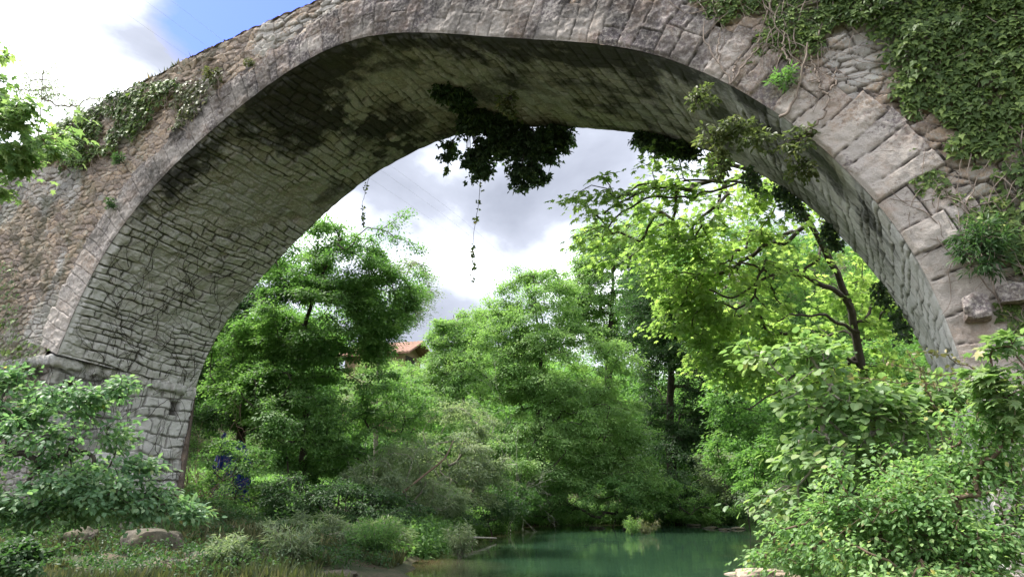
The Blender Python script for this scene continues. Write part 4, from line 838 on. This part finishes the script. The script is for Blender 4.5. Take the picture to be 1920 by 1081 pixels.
tree('hazel_bush', 'hazel with large round leaves reaching left in front of the right foot of the arch', 'bush', g, [g, PD(1700, 960, 5.6), PD(1640, 860, 5.6), PD(1560, 790, 5.6), PD(1480, 720, 5.6)], [.03, .025, .018, .012, .006],
     [EL(1440, 690, 45, 40, 5.6), EL(1500, 730, 70, 45, 5.5), EL(1590, 760, 80, 50, 5.5), EL(1690, 760, 70, 50, 5.4), EL(1560, 840, 90, 50, 5.4), EL(1660, 860, 90, 50, 5.4), EL(1760, 740, 50, 35, 5.4), EL(1470, 930, 50, 30, 5.3), EL(1520, 660, 60, 30, 5.7)],
     240, 12, 'round', L_hazel, B_grey, 403, size=.060, rad=.22, gap=.43, gs=.35, shell=.1, rtip=.0032, crown='foliage', seg=.15, up=1.4, droop=.3, sides=5, extra=hb)
L_bram = leaf_mat('bramble_leaves', [(0, (.045, .12, .03)), (.6, (.095, .205, .055)), (.93, (.17, .28, .08)), (1, (.32, .31, .07))], gain=1.7)
g = gp(1800, 4.3)
tree('bramble_bush', 'tangle of fine bright bramble filling the bottom right corner', 'bush', g, [g, PD(1800, 1050, 4.3), PD(1780, 960, 4.3)], [.015, .012, .006],
     [EL(1620, 1010, 120, 60, 4.4), EL(1760, 960, 130, 80, 4.3), EL(1870, 880, 80, 80, 4.2), EL(1860, 1020, 110, 70, 4), EL(1500, 1050, 70, 35, 4.5), EL(1700, 1080, 200, 40, 4.2), EL(1560, 950, 70, 35, 4.6), EL(1890, 800, 50, 70, 4.1), EL(1740, 890, 110, 40, 4.4), EL(1680, 960, 110, 60, 4.5), EL(1640, 1040, 120, 50, 4.5), EL(1850, 690, 22, 60, 4.1), EL(1785, 800, 22, 70, 4.3), EL(1905, 720, 18, 80, 4), EL(1570, 890, 24, 50, 4.5), EL(1455, 985, 30, 45, 4.5), EL(1680, 850, 22, 45, 4.4), EL(1830, 790, 50, 40, 4.2), EL(1430, 1050, 40, 25, 4.6), EL(1900, 940, 60, 90, 4)],
     1050, 19, 'oval', L_bram, B_brown, 404, size=.034, rad=.17, gap=.44, gs=.22, extra=np.array([PD(a, b, d) for a, b, d in zip(rng.uniform(1590, 1830, 150), rng.uniform(930, 1080, 150), rng.uniform(4.2, 4.9, 150))]), shell=.05, rtip=.0020, crown='foliage', seg=.12, up=1.1, sides=4, tint=.6)
g = gp(2050, 4.0)
tree('maple_sapling', 'bright yellow green maple leaves reaching in at the right edge', 'sapling', g, [g, PD(2030, 850, 4), PD(1960, 720, 4), PD(1900, 660, 4)], [.02, .016, .010, .005],
     [EL(1885, 640, 45, 22, 4), EL(1870, 700, 50, 30, 4), EL(1900, 760, 40, 40, 4), EL(1850, 740, 30, 20, 4.1)], 46, 12, 'maple', L_hazel, B_brown, 405, size=.055, rad=.10, gap=.3, gs=.3, shell=.1, rtip=.002, crown='foliage', seg=.1, up=1.5, sides=5)
def rose_twigs():
    r = np.random.default_rng(9); t = thing('rose_briar', 'reddish briar stem with bare twigs and yellowish new leaves', 'briar', gp(1800, 4.6)); g = gp(1815, 4.6)
    L = [[g, PD(1800, 980, 4.6), PD(1772, 850, 4.6), PD(1752, 760, 4.6), PD(1738, 715, 4.6)], [PD(1752, 760, 4.6), PD(1725, 700, 4.6), PD(1708, 665, 4.6)], [PD(1772, 850, 4.6), PD(1830, 735, 4.5), PD(1785, 728, 4.5), PD(1700, 715, 4.5), PD(1640, 705, 4.5), PD(1588, 702, 4.5)],
         [PD(1790, 729, 4.5), PD(1825, 700, 4.6), PD(1770, 703, 4.6), PD(1720, 692, 4.6), PD(1668, 680, 4.6)], [PD(1860, 720, 4.6), PD(1820, 690, 4.6), PD(1775, 668, 4.6), PD(1715, 657, 4.6)], [PD(1785, 900, 4.6), PD(1720, 900, 4.4), PD(1640, 960, 4.3), PD(1560, 1010, 4.3)], [PD(1800, 980, 4.6), PD(1850, 870, 4.5), PD(1870, 800, 4.5)]]
    ps = []; tp = []
    for k, l in enumerate(L):
        P = smooth(resample(np.array(l), 36), 5 if k < 2 else 1); P += (np.stack([noise2(np.arange(36)*.35, np.zeros(36)+q, k) for q in range(3)], 1)-.5)*.03
        ps.append((P, np.linspace(.009 if k == 0 else .0045, .002, 36))); tp += list(P[10::3] if k else P[24::2])
    tubes('stems', ps, B_brown, t, 5); tp = np.array(tp); k = np.repeat(np.arange(len(tp)), 5)
    leaf_mesh('leaves', 'oval', tp[k]+r.normal(size=(len(k), 3))*.012, r.normal(size=(len(k), 3))+np.array([0, 0, .4]), r.normal(size=(len(k), 3))*.6+np.array([0, 0, 1]), .02+.02*r.random(len(k)), .55+.45*r.random(len(k)), L_fern, t)
rose_twigs()
g = gp(-420, 7)
tree('overhanging_maple', 'fresh lime green maple branches entering at the upper left edge', 'tree', g, [g, PD(-330, 500, 7), PD(-230, 200, 6.8), PD(-160, 20, 6.6)], [.14, .11, .08, .04],
     [EL(50, 225, 75, 28, 6.2), EL(105, 262, 45, 28, 6.1), EL(20, 295, 60, 30, 6.3), EL(135, 225, 22, 12, 6.1), EL(5, 350, 18, 25, 6.3), EL(0, 40, 28, 22, 6.2), EL(10, 95, 16, 18, 6.2), EL(0, 195, 30, 20, 6.3), EL(-60, 150, 60, 100, 6.5), EL(5, 5, 25, 10, 6.3)],
     150, 13, 'maple', L_hazel, B_brown, 406, size=.062, rad=.15, gap=.34, gs=.35, shell=.1, rtip=.0028, seg=.2, up=1.4, sides=5, droop=.4)
g = gp(60, 30)
tree('bare_tree', 'thin tree with hazy new leaves behind the left end of the parapet', 'tree', g, [g, PD(60, 400, 28), PD(75, 230, 27), PD(80, 150, 27)], [.14, .10, .05, .012],
     [EL(80, 150, 55, 40, 27), EL(30, 180, 45, 35, 27), EL(120, 185, 55, 25, 27), EL(190, 190, 40, 22, 27)], 150, 16, 'small', L_grey, B_grey, 407, size=.075, rad=.42, gap=.35, gs=.8, rtip=.006, shell=.1, wander=.3)

# ------------------------------------------------------------------ bank details
def rock(label, c, r3, seed, m, group=None):
    n = 26; u, v = np.meshgrid(np.linspace(-1, 1, n), np.linspace(-1, 1, n)); P, F = [], []
    for ax in range(3):
        for sg in (-1, 1):
            q = [u, v]; q.insert(ax, np.full_like(u, sg)); f = grid_faces(n, n)+len(P)*n*n; P.append(np.stack(q, -1).reshape(-1, 3)); F.append(f if (sg > 0) ^ (ax == 1) else f[:, ::-1])
    P = np.vstack(P); F = np.vstack(F); P /= (np.linalg.norm(P, axis=1)**.75)[:, None]
    k = noise3(P[:, 0]*1.2+seed, P[:, 1]*1.2, P[:, 2]*1.2, seed)*.6+noise3(P[:, 0]*3+seed, P[:, 1]*3, P[:, 2]*3, seed+1)*.22+noise3(P[:, 0]*8+seed, P[:, 1]*8, P[:, 2]*8, seed+2)*.07
    P = P*(.62+k)[:, None]*np.array(r3)*.9; a = seed*1.3; P = P@np.array([[math.cos(a), -math.sin(a), 0], [math.sin(a), math.cos(a), 0], [0, 0, 1]])
    one = np.ones((len(P), 4)); st = one*.5; st[:, 1] = 1; st[:, 0] = .35+.4*((seed*.37) % 1); wx = one*.2; wx[:, 2] = .35*(P[:, 2] > 0); wx[:, 0] = .15
    o = mesh_obj('rock', P, F, m, None, {'st': st, 'wx': wx}); o.location = tuple(float(q) for q in c); tag(o, label, 'rock', group); return o
M_vault_dark = stone_mat('wet_stone', [(.1, (.02, .02, .018)), (.9, (.07, .065, .055))], (.02, .02, .018), pale=(.10, .10, .09))
M_earthrock = stone_mat('brown_rock', [(.1, (.05, .042, .035)), (.5, (.14, .12, .10)), (.9, (.25, .22, .18))], (.05, .04, .03), pale=(.20, .18, .15), lift=1.0)
def on_ground(px, py):
    for d in np.arange(5, 60, .05):
        p = PD(px, py, d)
        if p[2] <= gz1(p[0], p[1]): return p
    return PD(px, py, 14)
rk = [(150, 1018, .5, .3, 'brown earth covered rock left of the grassy bank'), (290, 1030, .55, .38, 'pointed reddish rock in the middle of the left bank'), (250, 1000, .4, .25, 'rock half hidden under the alder leaves'), (350, 1003, .5, .12, 'flat pale slab of rock on the left bank'), (380, 1055, .4, .18, 'low mossy rock right of the pointed rock'), (310, 1062, .5, .15, 'mossy stone near the bottom of the left bank'), (640, 1082, .35, .12, 'pale flat stone at the bottom edge by the grass'), (420, 1000, .45, .2, 'grey brown stone below the brush pile')]
for k, (a, b, r_, h_, lb) in enumerate(rk):
    p = on_ground(a, b); rock(lb, p, (r_, r_*.7, h_), k+3, M_earthrock, 'rocks on the left bank')
for k, (a, b, r_, h_, lb) in enumerate([(1425, 1078, .62, .16, 'smooth pale pink rock at the bottom edge in the water'), (1480, 1082, .35, .10, 'smaller pale rock right of the pink rock at the bottom edge')]):
    p = PZ(a, b, 0.0); rock(lb, p, (r_, r_*.6, h_), k+31, M_rubble, 'pale rocks at the bottom edge')
for k, (a, b, lb) in enumerate([(1335, 990, 'dark wet stone at the mouth of the side stream'), (1358, 993, 'dark wet stone breaking the surface right of the stream mouth'), (1385, 991, 'rightmost dark wet stone in the river'), (1300, 985, 'dark stone under the overhanging dark tree'), (1180, 992, 'dark stone beside the reed tuft'), (1120, 990, 'stone under the pale riverside tree')]):
    rock(lb, PZ(a, b, 0.0), (.38, .3, .10), k+41, M_vault_dark, 'dark stones at the far water edge')

def house():
    c = PD(742, 700, 62); gz_ = gz1(c[0], c[1]); t = thing('house', 'small rustic house with red tiled roof among the trees on the hill', 'house', (c[0], c[1], gz_))
    ze = PD(742, 662, 62)[2]; zr = PD(742, 639, 62)[2]; W_, D_ = 5.0, 4.0; e = np.array([.987, .16, 0]); f = np.array([-.16, .987, 0]); o0 = np.array([c[0], c[1], 0])+e*(-1.2)
    def box(name, a0, a1, b0, b1, z0, z1, m, par):
        P = np.array([o0+e*a+f*b+np.array([0, 0, z]) for z in (z0, z1) for b in (b0, b1) for a in (a0, a1)]); F = np.array([(0, 2, 3, 1), (4, 5, 7, 6), (0, 1, 5, 4), (2, 6, 7, 3), (0, 4, 6, 2), (1, 3, 7, 5)])
        return mesh_obj(name, P, F, m, par, None, False)
    mw, ns, ls = mat('plaster_wall'); p = N(ns, 'ShaderNodeBsdfPrincipled', i_Roughness=.9); p.inputs['Base Color'].default_value = (.30, .20, .13, 1); q = N(ns, 'ShaderNodeOutputMaterial'); ls.new(p.outputs[0], q.inputs[0])
    mr, ns, ls = mat('roof_tiles'); tc = N(ns, 'ShaderNodeTexCoord'); wv_ = N(ns, 'ShaderNodeTexNoise', i_Scale=3.5, i_Detail=6.0); ls.new(tc.outputs['Object'], wv_.inputs['Vector']); p = N(ns, 'ShaderNodeBsdfPrincipled', i_Roughness=.85); ls.new(ramp(ns, ls, wv_.outputs[0], [(.3, (.15, .075, .05)), (.7, (.28, .15, .10))]), p.inputs['Base Color']); q = N(ns, 'ShaderNodeOutputMaterial'); ls.new(p.outputs[0], q.inputs[0])
    box('wall', -W_/2, W_/2, -D_/2, D_/2, gz_-2, ze, mw, t)
    box('opening_shade', W_/2, W_/2+.03, -.9, .9, ze-2.0, ze-.3, B_dark, t)  # flat dark panel on the wall; its colour is the opening's shade
    n = 41; P = []                                        # tiled roof, ridge along e, open end to the right
    for b, z in ((-D_/2-.7, ze-.35), (0, zr), (D_/2+.7, ze-.35)):
        for q in range(n):
            for h in (0,): a = -W_/2-.6+(W_+1.8)*q/(n-1); P.append(o0+e*a+f*b+np.array([0, 0, z+(.05 if q % 2 else 0)]))
    top = np.array(P); bot = top-np.array([0, 0, .16]); F1 = grid_faces(n, 3); V = np.vstack([top, bot]); F2 = F1[:, ::-1]+len(top); i = np.arange(n); rim = []
    for r0 in (0, 2*n): rim += [(r0+k, r0+k+1, r0+k+1+3*n, r0+k+3*n) for k in range(n-1)]
    for cidx in (0, n-1): rim += [(cidx, cidx+n, cidx+n+3*n, cidx+3*n), (cidx+n, cidx+2*n, cidx+2*n+3*n, cidx+n+3*n)]
    mesh_obj('roof', V, np.vstack([F1, F2, np.array(rim)]), mr, t, None, False)
    P = np.array([o0+e*(W_/2-.02)+f*(-D_/2)+np.array([0, 0, ze]), o0+e*(W_/2-.02)+f*(D_/2)+np.array([0, 0, ze]), o0+e*(W_/2-.02)+np.array([0, 0, zr-.2])]); P = np.vstack([P, P-e*.2])
    mesh_obj('gable', P, np.array([(0, 1, 2), (3, 5, 4)]), mw, t, None, False)
house()
def tarp():
    c = PD(430, 890, 22.5); zb = gz1(c[0], c[1]); n, k = 50, 60; u, v = np.meshgrid(np.linspace(-1, 1, n), np.linspace(0, 1, k)); hgt_ = PD(430, 815, 22.5)[2]-zb+.05
    fold = .55*(fbm2(u*2.5, v*3.5, 5, 5)-.5)
    wd = .62*(1-.35*v+.2*noise2(v*4, v*0, 4)); Pp = c[None, None]*0+np.stack([c[0]+RT[0]*u*wd+FH[0]*(fold+.3*v), c[1]+RT[1]*u*wd+FH[1]*(fold+.3*v), zb-.05+hgt_*v*(.75+.5*noise2(u*2.2, u*0, 3)-.2*u*u)], -1)
    m, ns, ls = mat('blue_plastic'); p = N(ns, 'ShaderNodeBsdfPrincipled', i_Roughness=.45); p.inputs['Base Color'].default_value = (.010, .03, .20, 1); q = N(ns, 'ShaderNodeOutputMaterial'); ls.new(p.outputs[0], q.inputs[0])
    o = mesh_obj('tarpaulin', Pp.reshape(-1, 3), grid_faces(n, k), m); sm = o.modifiers.new('thick', 'SOLIDIFY'); sm.thickness = .01; tag(o, 'crumpled deep blue plastic sheet hanging in the bushes beside the pier', 'tarpaulin')
tarp()
def sticks(name, label, c, n, L, spread_, m, seed, cat, base=None, up=.5, rr=.012, forks=2):
    r = np.random.default_rng(seed); c = np.array(c); t = []; 
    for k in range(n):
        p = c+r.normal(size=3)*np.array(spread_)*.4; p[2] = max(p[2], gz1(p[0], p[1])-.02) if base is None else base; d = r.normal(size=3); d[2] = abs(d[2])*up+up*.6; d /= np.linalg.norm(d); l = L*(.4+.8*r.random())
        def br(p, d, l, rad, dep):
            P = [p.copy()]; 
            for q in range(7): d2 = d+r.normal(size=3)*.16; d2 /= np.linalg.norm(d2); d[:] = d2; P.append(P[-1]+d2*l/7)
            t.append((np.array(P), np.linspace(rad, rad*.3, 8)))
            if dep:
                for _ in range(3): i = r.integers(2, 7); e = d+r.normal(size=3)*.55; e /= np.linalg.norm(e); br(P[i].copy(), e, l*.55, rad*.55, dep-1)
        br(p, d, l, rr, forks)
    o = tubes(name, t, m, None, 4); tag(o, label, cat); return o
p = gp(378, 21)
sticks('brush_pile', 'brown heap of dead cut branches leaning against the foot of the pier', p+np.array([0, 0, .1]), 34, 2.0, (1.0, .6, .3), bark_mat('dead_brush', (.10, .06, .045), (.27, .18, .14)), 77, 'brush pile', None, .35, .014)
p = gp(975, 30)
sticks('dead_shrub', 'pale leafless shrub with silvery twigs beside the pale riverside tree', gp(948, 32), 8, 4.6, (.6, .6, .2), B_dead, 78, 'shrub', None, .9, .016, 3)
o = tubes('fallen_trunk', [(smooth(resample(np.array([PD(640, 985, 20), PD(700, 950, 20.8), PD(740, 935, 21.5), PD(795, 890, 22.5), PD(835, 860, 23), PD(850, 825, 24)]), 24), 2), np.linspace(.06, .02, 24))], B_brown, None, 8); tag(o, 'slanting dead trunk leaning out over the left bank', 'dead trunk')
o = tubes('driftwood', [(smooth(resample(np.array([PZ(828, 1012, .15), PZ(870, 1006, .28), PZ(930, 1008, .1)]), 16), 2), np.linspace(.04, .025, 16)), (resample(np.array([PZ(884, 1008, -.2), PZ(886, 1004, .25)]), 6), np.linspace(.03, .02, 6))], B_dead, None, 7); tag(o, 'thin grey driftwood pole propped over the shallow water', 'driftwood')
def little_willow(label, px, py, h, seed, m=None, n=26, spread_=.35, ls_=.12):
    r = np.random.default_rng(seed); p = on_ground(px, py) if px < 760 else PZ(px, py, 0.); p[2] = gz1(p[0], p[1]) if px < 760 else -.1; t = thing('willow_sapling', label, 'sapling', p, 'small willows at the water edge'); cen, ps = [], []
    for k in range(n):
        a = r.random()*6.28; q = p+np.array([math.cos(a)*spread_*r.random()**.5, math.sin(a)*spread_*r.random()**.5, h*(.5+.5*r.random())]); P = smooth(resample(np.array([p, p*.5+q*.5+np.array([0, 0, .1*h]), q]), 8), 1)
        ps.append((P, np.linspace(.008, .003, 8))); cen += list(P[3:])
    cen = np.array(cen); tubes('stems', ps, B_grey, t, 5); leaf_mesh('foliage', 'narrow', *leaves_at(cen, p, 9, r, .13, .9, ls_, .1, .6, .6, .3), m or L_grey, t)
little_willow('silvery willow sapling on the bank at bottom centre left', 545, 1062, .75, 1, None, 34, .5)
little_willow('small thin willow sapling by the mossy rocks', 425, 1075, .65, 2)
little_willow('willow sapling standing in the shallow water under the driftwood', 862, 1045, .95, 3, None, 30, .4)
little_willow('bushy willow sapling at the water edge in front of the low shrub', 700, 1050, .9, 4, L_mid, 60, .75)
little_willow('reddish tuft on the far water edge', 1212, 1000, .7, 5, L_fern, 14, .5)
little_willow('green reed tuft on the far water edge left of the reddish one', 1185, 1002, .8, 6, L_pale, 14, .4)

B_cable = bark_mat('cable_sheath', (.30, .31, .33), (.36, .37, .40))
def cables():
    for k, (a, lb) in enumerate([(0, 'lowest of the three thin power cables crossing the sky'), (72, 'middle of the three thin power cables'), (122, 'uppermost of the three thin power cables')]):
        P = np.array([PD(200+a-420, -290, 52), PD(200+a, 0, 58), PD(350+a*.85, 105, 63), PD(800+a*.5, 405, 80), PD(1010+a*.2, 560, 92)]); P = smooth(resample(P, 80), 12)
        o = tubes('power_cable', [(P, np.full(len(P), .007))], B_cable, None, 5); tag(o, lb, 'power cable', 'power cables across the sky')
cables()

# ------------------------------------------------------------------ ground cover
def cover():
    r = np.random.default_rng(17)
    def scatter(n, x0, x1, y0, y1, dmin, thr, s, f=.8):
        X = r.uniform(x0, x1, n); Y = r.uniform(y0, y1, n); d = river_dist(X, Y); k = (d > dmin) & (fbm2(X*f, Y*f, s, 3) > thr) & ~((X < -16.9) & (Y > 9.8) & (Y < 14.4)) & ~((X > .6) & (Y > 9.6) & (Y < 14.4)); return X[k], Y[k], ground_z(X[k], Y[k])
    X, Y, Z = scatter(80000, -21, -5.5, 5, 17.5, .25, .50, 61); n = len(X)
    ax = np.stack([r.normal(size=n)*.35, r.normal(size=n)*.35, np.ones(n)], -1); nr = r.normal(size=(n, 3)); nr[:, 2] += .4
    tag(leaf_mesh('grass', 'narrow', np.stack([X, Y, Z-.02], -1), ax, nr, (.14+.20*r.random(n))*(.5+fbm2(X, Y, 64, 2)), np.clip(r.random(n)*.5+.7*(fbm2(X*.5, Y*.5, 66, 3)-.2), 0, 1), L_grass, None), kind='stuff')
    X, Y, Z = scatter(16000, -60, 12, 14.5, 62, .05, .30, 63, .5); n = len(X)
    cen = np.stack([X, Y, Z+.15+.5*r.random(n)*fbm2(X*.4, Y*.4, 68, 3)], -1)
    tag(leaf_mesh('undergrowth', 'small', *leaves_at(cen, np.array([0, 0, -60.]), 26, r, .42, .7, .12, .2, .5, .9, .6), L_mid, None), kind='stuff')
    X, Y, Z = scatter(46000, -24, 0, 16.5, 56, -.35, .0, 71); k = river_dist(X, Y) < 1.6; X, Y, Z = X[k], Y[k], Z[k]; n = len(X); cen = np.stack([X, Y, np.maximum(Z, 0)+.12+.7*r.random(n)**1.5], -1)
    tag(leaf_mesh('waterside_plants', 'small', *leaves_at(cen, np.array([-10, 28, -30.]), 34, r, .34, .7, .11, .5, .5, .9, .6), L_mid, None), kind='stuff')
    X, Y, Z = scatter(2200, -21, -9.5, 8, 14.6, .3, .42, 69, .9); n = len(X); cen = np.stack([X, Y, Z+.08+.2*r.random(n)], -1)
    tag(leaf_mesh('bank_weeds', 'oval', *leaves_at(cen, np.array([0, 0, -60.]), 22, r, .22, .7, .06, .1, .5, .9, .6), L_dark, None), kind='stuff')  # dark leaf colour stands in for tree shade on the bank
L_grass = leaf_mat('grass_blades', [(0, (.025, .045, .012)), (.5, (.05, .08, .02)), (.8, (.11, .13, .04)), (1, (.25, .22, .11))], trans=.3)  # blade colours lowered, the bank's tree shade is put into them
cover()
def parapet_grass():
    r = np.random.default_rng(27); n = 2600; X = r.uniform(-24, -13.5, n); k = noise2(X*1.3, X*0, 7) > .45; X = X[k]; n = len(X); Z = ztop(X)-.06; Y = YN+.05+.4*r.random(n)
    ax = np.stack([r.normal(size=n)*.4, r.normal(size=n)*.4, np.ones(n)], -1)
    tag(leaf_mesh('grass', 'narrow', np.stack([X, Y, Z], -1), ax, r.normal(size=(n, 3)), .10+.16*r.random(n), r.random(n), L_grass, None), kind='stuff')
parapet_grass()
